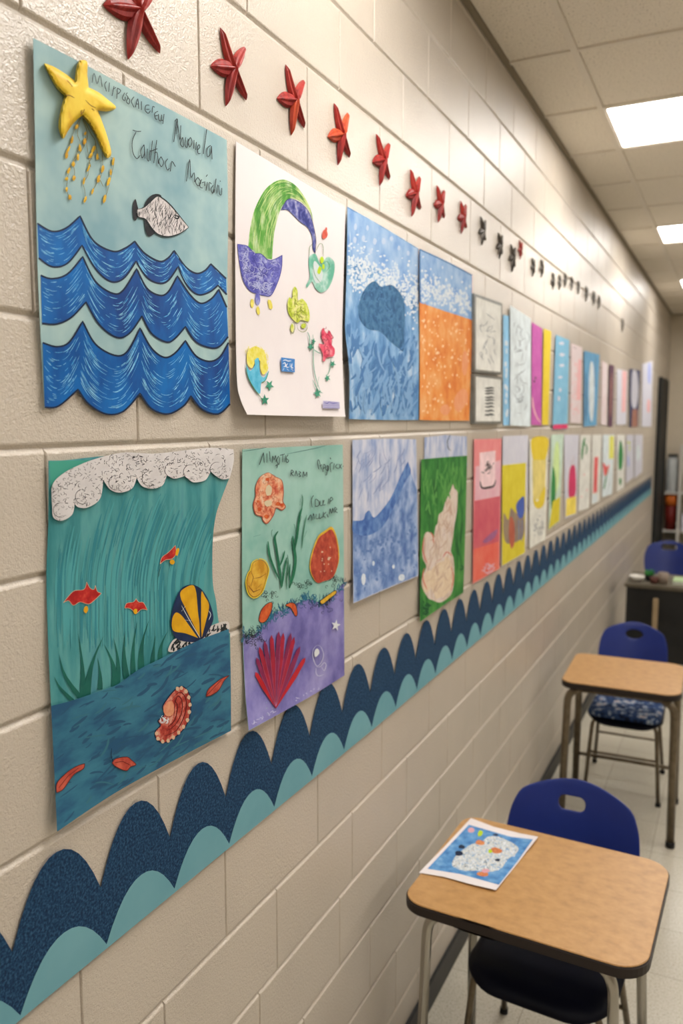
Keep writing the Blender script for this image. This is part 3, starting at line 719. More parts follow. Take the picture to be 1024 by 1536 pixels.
D.blobs('coral_patch', [(690, 600, 10, 18, .3), (668, 615, 8, 8, 0), (697, 545, 5, 18, 0)], mat('salmon_wash', [C(232, 150, 100), C(236, 164, 120)], scale=30, rough=.8))

# ---- lower row, first: teal wave scene on two sheets
M_tealsea = mat('teal_brushed_paint', [C(46, 122, 128), C(68, 142, 146), C(90, 158, 158), C(68, 134, 150)], scale=9, stretch=(1, 2.6, .5), rough=.55, pos=[.32, .45, .56, .7], rot=.25, detail=8)
M_deep = mat('deep_sea_paint', [C(34, 84, 120), C(46, 106, 134), C(58, 122, 146)], scale=16, stretch=(1, .6, 1.7), rot=-.6, rough=.6, pos=[.38, .5, .64], detail=5)
o5 = [(73, 691, 1), (101, 690), (160, 684), (238, 684), (300, 680), (347, 680), (343.6, 717.5, 1), (333, 745), (324, 772), (319, 811), (319, 872), (324, 902), (330, 940), (345, 950, 1), (346, 1020), (346, 1096, 1), (260, 1140), (170, 1190), (86, 1246, 1), (82, 1150), (77, 1059), (72, 950), (70, 860), (73, 780)]
E_ = Sheet('underwater_mural', 'large teal underwater picture with white scribbled foam edge, red fish and a deep blue seabed', 'mural', cr(o5), M_tealsea, h=lambda x, y: .005 + .006 * max(0, (300 - x) / 300) * max(0, (y - 1050) / 150) ** 2 + .0015 * math.sin(y / 50), step=11)
E_.flat('green_corner', [(74, 692), (101, 691), (140, 690), (76, 735)], mat('mint_paper', C(70, 160, 140), rough=.7))
M_brushd = mat('dark_teal_stroke', C(50, 130, 142), rough=.6); M_brushl = mat('light_teal_stroke', C(78, 158, 162), rough=.6)
bs = []
for _ in range(330):
    x = rng.uniform(82, 316); y = rng.uniform(740, 900); l = rng.uniform(50, 150)
    if y < 785 and x < 135: continue
    k = (x - 80) / 240
    s = []
    for q in range(7):
        yy = y + l * q / 6
        s.append((x + (26 + 30 * k) * max(0, (880 - yy) / 150) ** 1.6 - 12 * k, yy))
    s = [p for p in s if p[1] < 985 - (p[0] - 80) * .12 and p[0] < (318 if p[1] > 790 else 318 + (790 - p[1]) * .3)]
    if len(s) > 3: bs.append((s, rng.uniform(.8, 3)))
E_.lines('dark_brush_strokes', bs[::2], M_brushd); E_.lines('light_brush_strokes', bs[1::2], M_brushl)
# seaweed
M_weed = mat('dark_green_paint', [C(14, 84, 78), C(24, 104, 90)], scale=20, rough=.6)
for (bx, by, tx, ty, wd_, cv) in [(108, 1050, 81, 1014, 9, -4), (124, 1050, 89, 981, 11, -8), (124, 1048, 117, 949, 10, 3), (130, 1046, 156, 953, 12, -6), (150, 1034, 146, 985, 8, 2), (172, 1030, 156, 966, 12, 6), (176, 1026, 170, 956, 9, 4), (190, 1018, 188, 946, 10, -3), (200, 1012, 206, 932, 8, -3), (212, 1004, 224, 929, 10, -5), (228, 998, 233, 952, 7, 0), (240, 990, 252, 946, 8, -4)]:
    q = []
    for sgn in (1, -1):
        side = []
        for i in range(7):
            t = i / 6; x = bx + (tx - bx) * t + cv * math.sin(PI * t); y = by + (ty - by) * t
            side.append((x + sgn * wd_ * .5 * (1 - t) ** .7 * (.55 + .45 * math.sin(PI * min(1, t + .35))), y))
        q += side if sgn == 1 else side[::-1][1:]
    E_.flat('seaweed_blade', q, M_weed, off=.0006 + .0003 * rng.random())
E_.layer = 8
def flower(nm, pts, m, out=M_white, w_=.7, **k):
    g = E_.flat(nm, cr(pts), m, **k); E_.lines('outline', [cr(pts) + [cr(pts)[0]]], out, w_, parent=g, taper=False, smooth=False); return g
M_fred = mat('red_fish_paint', [C(160, 20, 22), C(190, 40, 34), C(206, 80, 60)], scale=60, rough=.6, pos=[.4, .55, .7])
M_gold = mat('gold_paint', [C(206, 150, 10), C(226, 172, 20)], scale=30, rough=.5)
for pts in ([(95, 904, 1), (104, 893), (112, 886), (126, 884), (130, 873, 1), (135, 882), (141, 884), (143, 878, 1), (146, 887), (152, 890, 1), (143, 899), (133, 906), (120, 903), (110, 908), (103, 901)],
            [(187, 912, 1), (190, 905), (200, 903), (204, 898, 1), (208, 903), (215, 904), (221, 915, 1), (212, 914), (204, 920), (196, 913)],
            [(240, 846, 1), (243, 836), (252, 829), (263, 818, 1), (264, 830), (258, 838), (248, 840)]):
    flower('red_fish', pts, M_fred, mat('cream_pencil', C(214, 180, 150), rough=.8))
E_.blobs('yellow_fins', [(129, 914, 3.5, 6, .2), (203, 917, 3, 4, 0), (258, 843, 4, 4, 0), (266, 828, 2.4, 6, .2)], M_gold)
E_.lines('thin_line', [[(242, 846), (239, 858), (238, 866)]], M_ink, .7)
# shell
dome = [(284.5, 877), (272, 883), (263, 900), (258, 918), (256, 935.5), (260, 951), (265, 958), (276, 962), (291.5, 963), (300, 959, 1), (307, 955), (318, 935.5), (319.6, 921.5), (312.6, 900), (304, 886), (295, 879)]
M_shn = mat('navy_shell_paint', [C(10, 28, 62), C(20, 44, 86)], scale=30, rough=.4)
zg = [(252, 976), (258, 962), (266, 957), (278, 956), (290, 962), (294, 968), (276, 974), (262, 978)]
zg2 = [(303, 960), (310, 946), (318, 938), (341, 932), (342, 948), (320, 954)]
M_zeb = mat('zebra_white', C(206, 200, 196), rough=.7)
for z in (zg, zg2):
    g = E_.flat('striped_grass', cr(z), M_zeb); E_.lines('stripes', [(s, 1.9) for s in scribble(z, 46, 9, ang=-1.1, spread=.8, curl=.2)], M_ink, parent=g)
sh = E_.flat('striped_shell', cr(dome), M_shn)
for sgm in ([(288, 877.6), (272, 886), (271, 897), (277.4, 911), (290, 937), (299.5, 956.6, 1), (299, 935), (296.8, 918), (294, 888)],
            [(263.4, 919), (272, 923), (282.7, 937), (297, 957, 1), (278, 950), (260, 946), (258, 930)],
            [(302, 888), (307.3, 895), (313.5, 909), (308, 935), (302.5, 956, 1), (301.5, 940), (301.5, 918)]):
    E_.flat('gold_stripe', cr(sgm), M_gold, parent=sh)
E_.lines('white_marks', [[(300, 957), (284, 930), (272, 908)], [(272, 917), (278, 909)], [(277, 930), (287, 931)], [(313, 916), (316, 922), (313, 930)]], M_white, .8, parent=sh)
# lower blue sheet
sb = [(76.5, 1059, 1), (110.5, 1050), (150, 1036.5), (177, 1026), (207, 1005), (237.7, 989.6), (268, 974.5), (301, 959), (343, 943.5, 1), (346, 1020), (346.5, 1096, 1), (260, 1141), (170, 1191), (85.7, 1247.5, 1), (81, 1150)]
E_.layer += 1
sbo = E_.flat('seabed_sheet', cr(sb), M_deep)
rp = scribble(cr(sb), 150, 26, ang=-.5, spread=.5, curl=.25)
E_.lines('ripples', [(s, rng.uniform(1.5, 5)) for s in rp[:95]], mat('dark_ripple', C(36, 84, 116), rough=.6), parent=sbo); E_.lines('ripples', [(s, rng.uniform(1.5, 4)) for s in rp[95:]], mat('light_ripple', C(54, 112, 130), rough=.6), parent=sbo)
sn = [(272, 1029.6), (281, 1035.7), (286, 1051.5), (285, 1071), (279, 1088.4), (265, 1104), (246, 1114), (234, 1107), (233, 1097), (240.5, 1088), (237, 1081), (245.8, 1072.6), (244, 1060), (251, 1048), (261, 1036)]
M_snail = mat('russet_shell_paint', [C(150, 44, 36), C(186, 70, 56), C(214, 150, 130)], scale=70, rough=.6, pos=[.36, .5, .66])
M_cream = mat('cream_pencil', C(214, 180, 150), rough=.8)
g = E_.flat('spiral_shell', cr(sn), M_snail)
E_.lines('outline', [(cr(sn) + [sn[0]], 1.6)], M_navyink, parent=g, taper=False, smooth=False)
E_.lines('rings', [[(250, 1096), (262, 1088), (272, 1070), (273, 1052), (267, 1044), (262, 1056), (261, 1074)], [(246, 1104), (264, 1096), (277, 1072), (279, 1050), (270, 1038), (258, 1048)], [(262, 1050), (266, 1060), (262, 1080), (252, 1090)]], mat('dark_russet', C(96, 26, 26), rough=.7), 1.3, parent=g)
E_.blobs('knobs', [(x, y, 2.6, 3.2, 0) for x, y in [(266, 1033), (272, 1032), (279, 1037), (283, 1046), (285, 1057), (284, 1068), (281, 1080), (275, 1090), (268, 1099), (260, 1106), (252, 1111), (244, 1112), (237, 1108), (235, 1100)]], M_cream, parent=g)
E_.flat('peach_body', cr([(249, 1055), (258, 1052), (261, 1062), (259, 1072), (250, 1074), (245, 1066)]), mat('peach_paint', [C(216, 130, 94), C(226, 160, 124)], scale=80, rough=.7), parent=g)
E_.lines('white_hairs', [(s, .8) for s in scribble([(240, 1074), (256, 1070), (256, 1084), (240, 1086)], 26, 8, ang=PI / 2, spread=.6)], M_white, parent=g)
M_coral = mat('coral_leaf_paint', [C(170, 60, 48), C(204, 96, 74)], scale=60, rough=.6)
for pts, vein in (([(309, 1044.5, 1), (312.6, 1034), (325, 1023), (334, 1017), (344, 1013, 1), (336, 1021), (328, 1035), (316, 1043)], [(310, 1043), (322, 1030), (332, 1020)]),
            ([(168, 1144, 1), (174, 1138), (190, 1135.5), (197, 1140), (204, 1147), (196, 1150), (189, 1156), (174, 1150)], [(172, 1144), (184, 1142), (196, 1148)]),
            ([(85, 1189, 1), (86, 1174), (101.5, 1158), (116, 1149), (127, 1145.5, 1), (125, 1153), (110.5, 1162), (95.4, 1183)], [(88, 1182), (102, 1164), (118, 1152)])):
    g = E_.flat('coral_leaf', cr(pts), M_coral); E_.lines('outline', [(cr(pts) + [cr(pts)[0]], 1.0), (vein, .8)], mat('dark_russet', C(96, 26, 26), rough=.7), parent=g, taper=False, smooth=False)
E_.lines('thin_line', [[(167.5, 1122), (167, 1134), (170, 1144)]], M_navyink, 1.1)
# foam cloud
cloud = [(75.5, 729.6), (85, 718), (101.5, 706), (120, 697), (138, 690), (162, 683), (189, 678.5), (214, 680), (238, 680), (272, 676), (307, 672), (330, 672), (350, 674, 1), (350.5, 692), (344.5, 717.5, 1), (334.5, 719), (325, 715), (316, 707, 1), (308, 720), (292, 723.6), (284, 720), (277, 714, 1), (262, 718), (250, 713.5, 1), (243.7, 728), (228.6, 733), (213, 729), (205, 717, 1), (198, 732.6), (180, 739), (165, 734), (155, 720, 1), (150, 748), (132, 761), (118, 761), (112, 756, 1), (108, 772), (92.4, 781), (80, 776), (75.7, 760), (74.8, 742)]
cloud = [((p[0] + (2.5 if p[0] < 76 else 0),) + tuple(p[1:])) for p in cloud]
cl = E_.flat('foam_edge', cr(cloud), mat('white_foam_paper', [C(206, 202, 202), C(220, 216, 216)], scale=20, rough=.75), off=.0034)
E_.lines('scribbles', [(s, rng.uniform(.3, .6)) for s in scribble(cr(cloud), 560, 5.5, curl=1.3)] + [([(c + 11 * math.cos(a * .5 + 1) - 4, d + 11 * math.sin(a * .5 + 1)) for a in range(0, 9)], .6) for (c, d) in ((95, 765), (128, 745), (178, 724), (228, 718), (262, 705), (290, 708), (330, 704))], M_ink, parent=cl, off=.0038)

# ---- lower row, second: mint and purple seabed
M_mint = mat('mint_paint', [C(126, 176, 164), C(148, 190, 178), C(160, 198, 188)], scale=6, rough=.7, pos=[.36, .5, .66])
M_lav = mat('purple_wash', [C(96, 90, 158), C(124, 118, 184), C(158, 152, 206)], scale=9, rough=.5, pos=[.34, .48, .68], detail=5)
o6 = [(363.5, 674, 1), (440, 670), (514, 667, 1), (515.5, 840), (516.5, 1013, 1), (470, 1042), (420, 1070), (373, 1096, 1), (368, 1040), (364, 950), (363, 800)]
G_ = Sheet('seabed_poster', 'mint and purple seabed poster with red fan coral and shells', 'poster', cr(o6), M_mint, h=lambda x, y: .005 + .014 * max(0, (y - 980) / 110) ** 2 + .002 * math.sin((x - y * .5) / 16) * max(0, (y - 960) / 130) + .0015 * math.sin(y / 45))
pur = [(364, 950, 1), (375, 955), (390, 944), (402, 930), (412, 919), (425, 915), (437, 908), (452, 902), (463, 899), (478, 903), (492, 900), (505, 886), (515.5, 874, 1), (516.5, 1013, 1), (470, 1042), (420, 1070), (373, 1095.5, 1), (368, 1040)]
pg = G_.flat('purple_seabed', cr(pur), M_lav)
def edge_scrib(n, m_, w_=.7):
    l = cr(pur[:13], False, 5); out = []
    for _ in range(n):
        p = samp(l, rng.random()); s = [(p[0], p[1] + rng.uniform(-5, 7))]
        a = rng.choice([-PI / 2 + rng.uniform(-.3, .3), rng.uniform(0, 6.3)])
        for _ in range(3): s.append((s[-1][0] + 2.2 * math.cos(a), s[-1][1] + 3 * math.sin(a))); a += rng.uniform(-.8, .8)
        out.append((s, w_))
    return out
G_.lines('dark_grass', edge_scrib(200, 0, .55), mat('navy_green_pencil', C(22, 66, 86), rough=.8)); G_.lines('blue_grass', edge_scrib(120, 0, 1.2), mat('mid_blue_paint', C(44, 110, 140), rough=.8))
tuft = []
for (cx, cy, rx, ry, n_) in ((378, 956, 20, 12, 50), (457, 878, 15, 7, 18), (498, 870, 13, 9, 20), (402, 893, 15, 8, 18), (490, 906, 18, 10, 28)):
    for _ in range(n_):
        x = cx + rng.gauss(0, rx * .5); y = cy + rng.gauss(0, ry * .5); a = rng.uniform(0, 6.3)
        tuft.append(([(x + 2 * math.cos(a + q), y + 2 * math.sin(a + q)) for q in (0, 1.3, 2.6, 4, 5.2)], .55))
G_.lines('curly_tufts', tuft, M_ink)
M_oran = mat('burnt_orange_paint', [C(186, 60, 24), C(214, 104, 50)], scale=70, rough=.7)
for sb_ in ([(388, 930), (392, 915), (400, 906), (408, 904), (407, 916), (400, 930), (393, 934)], [(428, 908), (436, 904), (443, 907), (446, 920), (443, 924), (436, 912)], [(480, 902), (486, 897), (502, 886), (504, 890), (494, 898), (484, 906)]):
    g = G_.flat('orange_shell', cr(sb_), M_oran if sb_[0][0] < 470 else M_sand); G_.lines('outline', [cr(sb_) + [sb_[0]]], M_ink, .8, parent=g, taper=False, smooth=False)
sh1 = [(402, 709), (411.6, 714.7), (422.5, 721), (425, 738), (424, 752), (428, 760), (422.5, 765), (414, 761.6), (410, 772.5), (400.6, 785), (394, 780), (393, 775), (383.4, 771), (380, 757), (383.4, 744), (383.4, 730), (389.7, 716)]
g = G_.flat('coral_shell', cr(sh1), mat('peach_shell_paint', [C(196, 84, 60), C(220, 140, 104), C(228, 176, 140), C(222, 196, 170)], scale=48, rough=.7, pos=[.36, .47, .57, .68]))
G_.lines('outline', [(cr(sh1) + [sh1[0]], 1.3)] + [(s, .6) for s in scribble(cr(sh1), 70, 9)], mat('rust_pencil', C(160, 60, 40), rough=.8), parent=g, smooth=False)
G_.blobs('pale_hearts', [(403, 736, 5, 9, .2), (402, 755, 6, 5, 0)], mat('oat_paint', C(210, 194, 160), rough=.8), parent=g); G_.blobs('red_spots', [(401, 719, 3, 2.5, 0), (389, 764, 3, 3, 0), (387, 752, 2, 2, 0), (417, 756, 4, 3, 0), (423, 758, 3, 3, 0), (400, 775, 4, 3, 0)], M_oran, parent=g)
pear = [(496.7, 793, 1), (503, 804), (507, 824), (507, 843), (499, 864.7), (485, 871), (475.6, 873), (468, 861.6), (465.5, 847.5), (469, 829), (475, 812), (479.5, 804), (488, 798)]
G_.flat('yellow_rim', cr([(p[0] + (p[0] - 488) * .06, p[1] + (p[1] - 835) * .045 - 1) for p in pear]), M_sand)
g = G_.flat('red_pear_shell', cr([(p[0], p[1] + 1) for p in pear]), mat('brick_crayon', [C(150, 54, 40), C(180, 72, 50), C(196, 100, 70)], scale=60, rough=.8, pos=[.38, .52, .7], detail=6))
G_.blobs('pale_specks', [(x, y, .8, 1, 0) for x, y in rand_in([(476, 820), (500, 820), (500, 858), (476, 858)], 9)] + [(493, 838, 2, 3, .4), (483, 828, 1.4, 1.4, 0)], M_cream, parent=g)
ov = [(388, 839.7), (396, 842), (401, 850), (402, 858), (399, 869), (393, 887), (382, 895.6), (373, 889), (369.8, 873), (373, 860), (376, 856), (379, 845)]
g = G_.flat('amber_shell', cr(ov), mat('amber_crayon', [C(186, 132, 30), C(208, 160, 50), C(220, 180, 70)], scale=40, rough=.8, pos=[.38, .52, .68]))
G_.lines('outline', [(cr(ov) + [ov[0]], 1.2), ([(376, 856), (380, 866), (376, 880)], 1), ([(380, 868), (390, 866), (400, 860)], 1), ([(384, 884), (392, 876)], 1), ([(372, 878), (380, 888), (390, 884)], 1.8)], mat('brown_pencil', C(120, 74, 26), rough=.8), parent=g, smooth=False)
G_.lines('yellow_rim_line', [(cr([(p[0] + (p[0] - 386) * .07, p[1] + (p[1] - 868) * .05) for p in ov]), 1.4)], mat('lemon_paint', C(222, 196, 40), rough=.7), parent=g, smooth=False, taper=False)
M_leaf = mat('bottle_green_paint', [C(16, 92, 64), C(34, 118, 84)], scale=40, rough=.6)
gl = [([(422, 882), (420, 860), (417, 840), (414, 820), (412, 806), (417, 797)], 3.6), ([(418, 868), (410, 850), (404, 832), (402, 812)], 3.2), ([(423, 880), (426, 856), (430, 836)], 2.6), ([(434, 882), (440, 862), (443, 840), (441, 822), (439, 804)], 4.2), ([(441, 830), (446, 800), (449, 775), (453, 762)], 3.4), ([(444, 800), (441, 786)], 2), ([(448, 790), (452, 774)], 2), ([(438, 826), (436, 812)], 2), ([(442, 815), (447, 806)], 2), ([(453, 763), (454, 750), (453, 742)], 1.2), ([(450, 758), (450, 748)], 1),
      ([(453, 822), (454, 806), (457, 786), (460, 772)], 1.4), ([(456, 806), (460, 796)], 1.2), ([(436, 876), (434, 860), (435, 846)], 2.2), ([(419, 850), (424, 838), (427, 826)], 2.4), ([(417, 838), (413, 826)], 2.4), ([(430, 884), (430, 866), (432, 846), (431, 832)], 1.6), ([(408, 806), (407, 798), (409, 794)], .7)]
G_.lines('seaweed', gl, M_leaf)
fan = [(382.8, 1008), (384.4, 986), (389, 970), (396.6, 961), (407, 952), (418, 947), (425, 949), (436.5, 949), (441.4, 955), (450, 969.5), (458, 986)]
M_crim = [mat('crimson_paint', [C(150, 20, 50), C(178, 28, 60)], scale=30, rough=.5), mat('plum_paint', [C(120, 28, 74), C(146, 36, 86)], scale=30, rough=.5), mat('scarlet_paint', [C(176, 20, 34), C(196, 30, 44)], scale=30, rough=.5)]
for i, (x, y) in enumerate(fan):
    bx, by = 413.7, 1062; dx, dy = x - bx, y - by; l = math.hypot(dx, dy); nx, ny = -dy / l, dx / l
    hw = 3.5
    G_.flat('fan_ray', [(bx + nx * .5, by + ny * .5), (bx + dx * .6 + nx * hw, by + dy * .6 + ny * hw), (bx + dx * .93 + nx * hw * .8, by + dy * .93 + ny * hw * .8), (x, y), (bx + dx * .93 - nx * hw * .8, by + dy * .93 - ny * hw * .8), (bx + dx * .6 - nx * hw, by + dy * .6 - ny * hw), (bx - nx * .5, by - ny * .5)], M_crim[2 if i in (0, 10) else i % 2], off=.0026 + .00012 * (i % 3))
G_.lines('fan_grooves', [[(413.7, 1060), ((fan[i][0] + fan[i + 1][0]) / 2 * .8 + 413.7 * .2, (fan[i][1] + fan[i + 1][1]) / 2 * .8 + 1060 * .2)] for i in range(10)], mat('pink_groove', C(196, 120, 160), rough=.7), .7, off=.0031)
G_.lines('white_outlines', [(cr([(476, 968), (482, 972), (485, 984), (480, 996), (474, 998), (469, 985), (470, 974)]) + [(476, 968)], 1), ([(474, 1000), (480, 1000), (486, 994), (489, 998), (486, 1006), (482, 1000)], 1.2), ([(474, 1002), (474, 1010), (478, 1014), (485, 1012)], 1.2)], mat('lilac_chalk', C(196, 196, 222), rough=.8))
G_.blobs('white_drop', [(475, 979, 3.6, 6.5, .2)], M_white)
G_.flat('white_star', cr(star_pts(503.5, 938, 9, .4, 5, -1.4), n=1), M_white)
G_.lines('chalk_rim', [(s, .9) for s in scribble([(378, 1080), (425, 1056), (480, 1028), (480, 1032), (420, 1064), (376, 1090)], 46, 6, ang=-.5, spread=.5)], mat('lilac_chalk', C(196, 196, 222), rough=.8))
L2 = [[(389, 697), (395, 679)], [(395, 679), (396, 694)], [(400, 680), (400, 694)], [(404, 677), (405, 692)], [(408, 694), (409, 684), (411, 690), (413, 683), (414, 693)], [(418, 684), (415, 690), (418, 697), (419, 686)], [(420, 683), (427, 681)], [(424, 682), (424, 693)], [(428, 683), (427, 693)], [(432, 682), (429, 687), (433, 691), (430, 694), (429, 688)], [(413, 699), (416, 697), (415, 702)],
      [(436, 714), (437, 705), (440, 708), (437, 710), (440, 714)], [(444, 706), (442, 714)], [(444, 706), (446, 714)], [(448, 707), (451, 709), (448, 711), (451, 714), (448, 715)], [(454, 716), (455, 707), (457, 714), (460, 708), (460, 715)],
      [(478, 704), (476, 693), (478, 690), (482, 704)], [(479, 699), (483, 697)], [(484, 708), (485, 697), (488, 699), (485, 703)], [(491, 698), (488, 703), (492, 706), (492, 698), (490, 711), (488, 712)], [(496, 708), (495, 696), (499, 694)], [(501, 695), (500, 704)], [(506, 696), (503, 700), (507, 703)], [(508, 696), (512, 703)], [(512, 696), (508, 703)], [(495, 686), (496, 689)], [(514, 699), (515, 700)],
      [(470, 743), (467, 750), (468, 761)], [(473, 760), (473, 749), (478, 752), (478, 758), (473, 760)], [(480, 751), (480, 758), (484, 757), (484, 750)], [(486, 750), (484, 757), (488, 757)], [(492, 756), (493, 748)], [(494, 756), (496, 746), (499, 749), (495, 752)],
      [(462, 780), (466, 772), (467, 781)], [(469, 780), (470, 770), (472, 779)], [(474, 771), (474, 778), (478, 777)], [(479, 770), (479, 778), (483, 775)], [(485, 768), (484, 777)], [(485, 772), (489, 768)], [(485, 773), (488, 777)], [(490, 771), (492, 776)], [(494, 771), (495, 763), (497, 770), (499, 762), (500, 769)], [(502, 769), (502, 761), (505, 764), (502, 766), (506, 769)]]
G_.lines('lettering', L2, M_ink, 1.0, taper=False)
G_.lines('faint_lines', [[(364, 677), (385, 674), (400, 671)], [(430, 681), (470, 673), (490, 668)], [(380, 805), (391, 802)]], mat('grey_green_pencil', C(70, 110, 104), rough=.8), .9)

# ---- lower row, third: pale blue wave painting
M_ice = mat('ice_blue_wash', [C(140, 158, 200), C(176, 186, 212), C(206, 208, 222)], scale=16, stretch=(1, 1.6, .7), rough=.7, pos=[.34, .48, .62], detail=7)
M_wash = mat('denim_wash', [C(74, 104, 166), C(108, 138, 190), C(146, 168, 208), C(176, 192, 220)], scale=20, rough=.7, pos=[.34, .46, .58, .7], detail=9)
o7 = [(528.5, 660, 1), (575, 658), (624, 659, 1), (626, 760), (627, 864, 1), (580, 883), (530, 905, 1), (529, 780)]
H_ = Sheet('wave_crest_painting', 'pale blue painting of one tall pointed wave crest', 'painting', cr(o7), M_ice, h=lambda x, y: .006 + .008 * max(0, (y - 800) / 100) ** 2)
low = [(529, 781, 1), (544, 780), (548, 770), (554, 766), (560, 776), (570, 768), (586.5, 745.5), (600, 715), (611.5, 692, 1), (617, 712), (625, 735, 1), (626.5, 863, 1), (580, 882), (530.5, 904, 1)]
H_.flat('sea', cr(low), M_wash)
crest = [(529, 781, 1), (544, 780), (548, 770), (554, 766), (560, 776), (570, 768), (586.5, 745.5), (600, 715), (611.5, 692, 1), (616, 708), (608, 722), (596, 748), (584, 774), (570.6, 793), (549.6, 803.5), (530, 798)]
H_.flat('crest_band', cr(crest), mat('ultramarine_wash', [C(56, 92, 160), C(82, 120, 182), C(110, 144, 196)], scale=30, rough=.7, pos=[.36, .5, .66]))
ws = scribble([(530, 668), (620, 668), (600, 710), (560, 760), (532, 770)], 60, 22, ang=1.9, spread=.7, curl=.3)
H_.lines('grey_strokes', [(s, rng.uniform(.5, 1.6)) for s in ws], mat('grey_blue_stroke', C(140, 152, 190), rough=.8))
H_.blobs('dry_brush', [(x, y, rng.uniform(.8, 3), rng.uniform(1, 4), rng.uniform(-.5, .5)) for x, y in rand_in([(532, 815), (600, 790), (622, 770), (624, 850), (533, 890)], 90)], mat('denim_dark', C(98, 128, 182), rough=.8))
H_.blobs('white_patches', [(545, 868, 3, 9, 0), (602, 866, 5, 5, .5), (560, 845, 2, 4, 0), (590, 850, 2, 3, 0)], M_spray)

# ---- lower row, fourth: green sheet with coral, over a lavender sheet
M_grn = mat('green_poster_paint', [C(28, 96, 40), C(48, 124, 50), C(84, 150, 70)], scale=22, stretch=(1, 1, .5), rough=.65, pos=[.36, .5, .68], detail=6)
I0 = Sheet('lavender_sheet', 'lavender paper whose top shows behind the green coral painting', 'paper', [(636.6, 656), (668, 652.5), (700, 654.5), (700.5, 700), (636.6, 700)], M_ice, h=lambda x, y: .003)
I0.lines('dark_mark', [[(675, 652), (671, 662), (672, 672), (676, 676)]], M_ink, 1.2)
I_ = Sheet('coral_painting', 'green painting with a cream and pink coral shape', 'painting', cr([(632, 689, 1), (665, 686), (700.4, 683.5, 1), (698, 790), (694.6, 889, 1), (662, 910), (630, 932.7, 1), (630, 810)]), M_grn, h=lambda x, y: .007 + .007 * max(0, (y - 820) / 110) ** 2)
cor = [(679, 725.7, 1), (682, 734), (686, 737.6), (685, 766.6), (681, 790), (678.8, 808.8), (676, 826), (680, 838), (681, 866.8), (677, 890), (666, 901), (657.7, 903.7), (648, 900), (642, 897), (632.6, 880), (633, 866), (639, 850), (634, 838), (633, 822), (636, 804), (640, 798), (646, 800), (650, 806), (653, 790), (656, 785), (658, 772), (664, 766), (668, 752), (674, 740)]
g = I_.flat('coral', cr(cor), mat('coral_body_paint', [C(190, 164, 150), C(214, 196, 178), C(220, 206, 196), C(200, 180, 172)], scale=26, stretch=(1, 1.4, .6), rough=.75, pos=[.34, .46, .56, .68], detail=6))
I_.blobs('cream_lobes', [(660, 868, 17, 28, 0), (641, 872, 7, 20, .2), (672, 860, 7, 25, -.1)], mat('cream_coral', [C(216, 192, 162), C(226, 208, 182)], scale=50, rough=.75), parent=g)
I_.lines('pink_edges', [[(645, 798), (649, 804), (650, 815)], [(664, 836), (670, 828), (678, 834)], [(676, 850), (680, 866), (676, 888)], [(636, 852), (634, 868), (640, 884)], [(636, 806), (634, 825), (640, 845)], [(655, 842), (662, 838)]], mat('rose_edge', C(206, 110, 96), rough=.8), 1.6, parent=g)
I_.lines('brush_strokes', [(s, rng.uniform(.5, 1.6)) for s in scribble(cr(cor), 70, 16, ang=PI / 2 + .3, spread=.6, curl=.3)], mat('tan_stroke', C(196, 166, 146), rough=.8), parent=g)
wsl = scribble([(634, 692), (698, 690), (696, 740), (634, 780)], 60, 18, ang=PI / 2, spread=.4, curl=.2)
I_.lines('light_green_strokes', [(s, rng.uniform(1, 2.6)) for s in wsl], mat('fresh_green', C(92, 158, 76), rough=.7))
I_.lines('dark_green_strokes', [(s, rng.uniform(1.5, 4)) for s in scribble([(682, 780), (696, 770), (693, 870), (684, 890)], 20, 22, ang=PI / 2, spread=.4) + scribble([(633, 890), (650, 904), (660, 906), (633, 924)], 14, 10)], mat('deep_green', C(20, 84, 44), rough=.7))

# ---- framed pair and the rest of both rows
def wash(name, c, c2=None, sc=14): 
    c2 = c2 or tuple(min(255, int(v * 1.1 + 8)) for v in c)
    return mat(name, [C(*c), C(*c2)], scale=sc, rough=.75, detail=5)
def pic(name, label, cat, q, m, feats=(), hh=.005, group=None, step=8):
    """q: four corners; feats: (part name, kind, data, material, ...)"""
    s = Sheet(name, label, cat, q, m, h=lambda x, y: hh, step=step, group=group)
    for f in feats:
        if f[1] == 'f': s.flat(f[0], f[2], f[3])
        elif f[1] == 'c': s.flat(f[0], cr(f[2]), f[3])
        elif f[1] == 'l': s.lines(f[0], f[2], f[3], f[4])
        elif f[1] == 'b': s.blobs(f[0], f[2], f[3])
    return s
M_pale = wash('pale_blue_grey_paper', (196, 206, 210)); M_offw = wash('off_white_paper', (206, 206, 200)); M_pencil = mat('grey_pencil', C(120, 128, 136), rough=.8)
M_frame = mat('grey_metal_frame', [C(110, 112, 108), C(136, 136, 130)], scale=20, rough=.4, metal=.3)
def framed(label, q, inner, feats):
    s = Sheet('framed_picture', label, 'framed picture', q, M_frame, h=lambda x, y: .016, part='frame', thick=.014, group='small framed pictures')
    s.flat('picture', inner, M_offw)
    for f in feats: s.lines(f[0], f[1], f[2], f[3])
framed('upper grey-framed picture with a faint pencil drawing', [(711, 440), (753, 455), (752.5, 562), (711, 558)], [(713.5, 445), (751, 459), (750.5, 558), (713.5, 554)],
       [('pencil_drawing', scribble([(718, 460), (746, 470), (746, 550), (718, 545)], 34, 14, curl=.8), M_pencil, .8)])
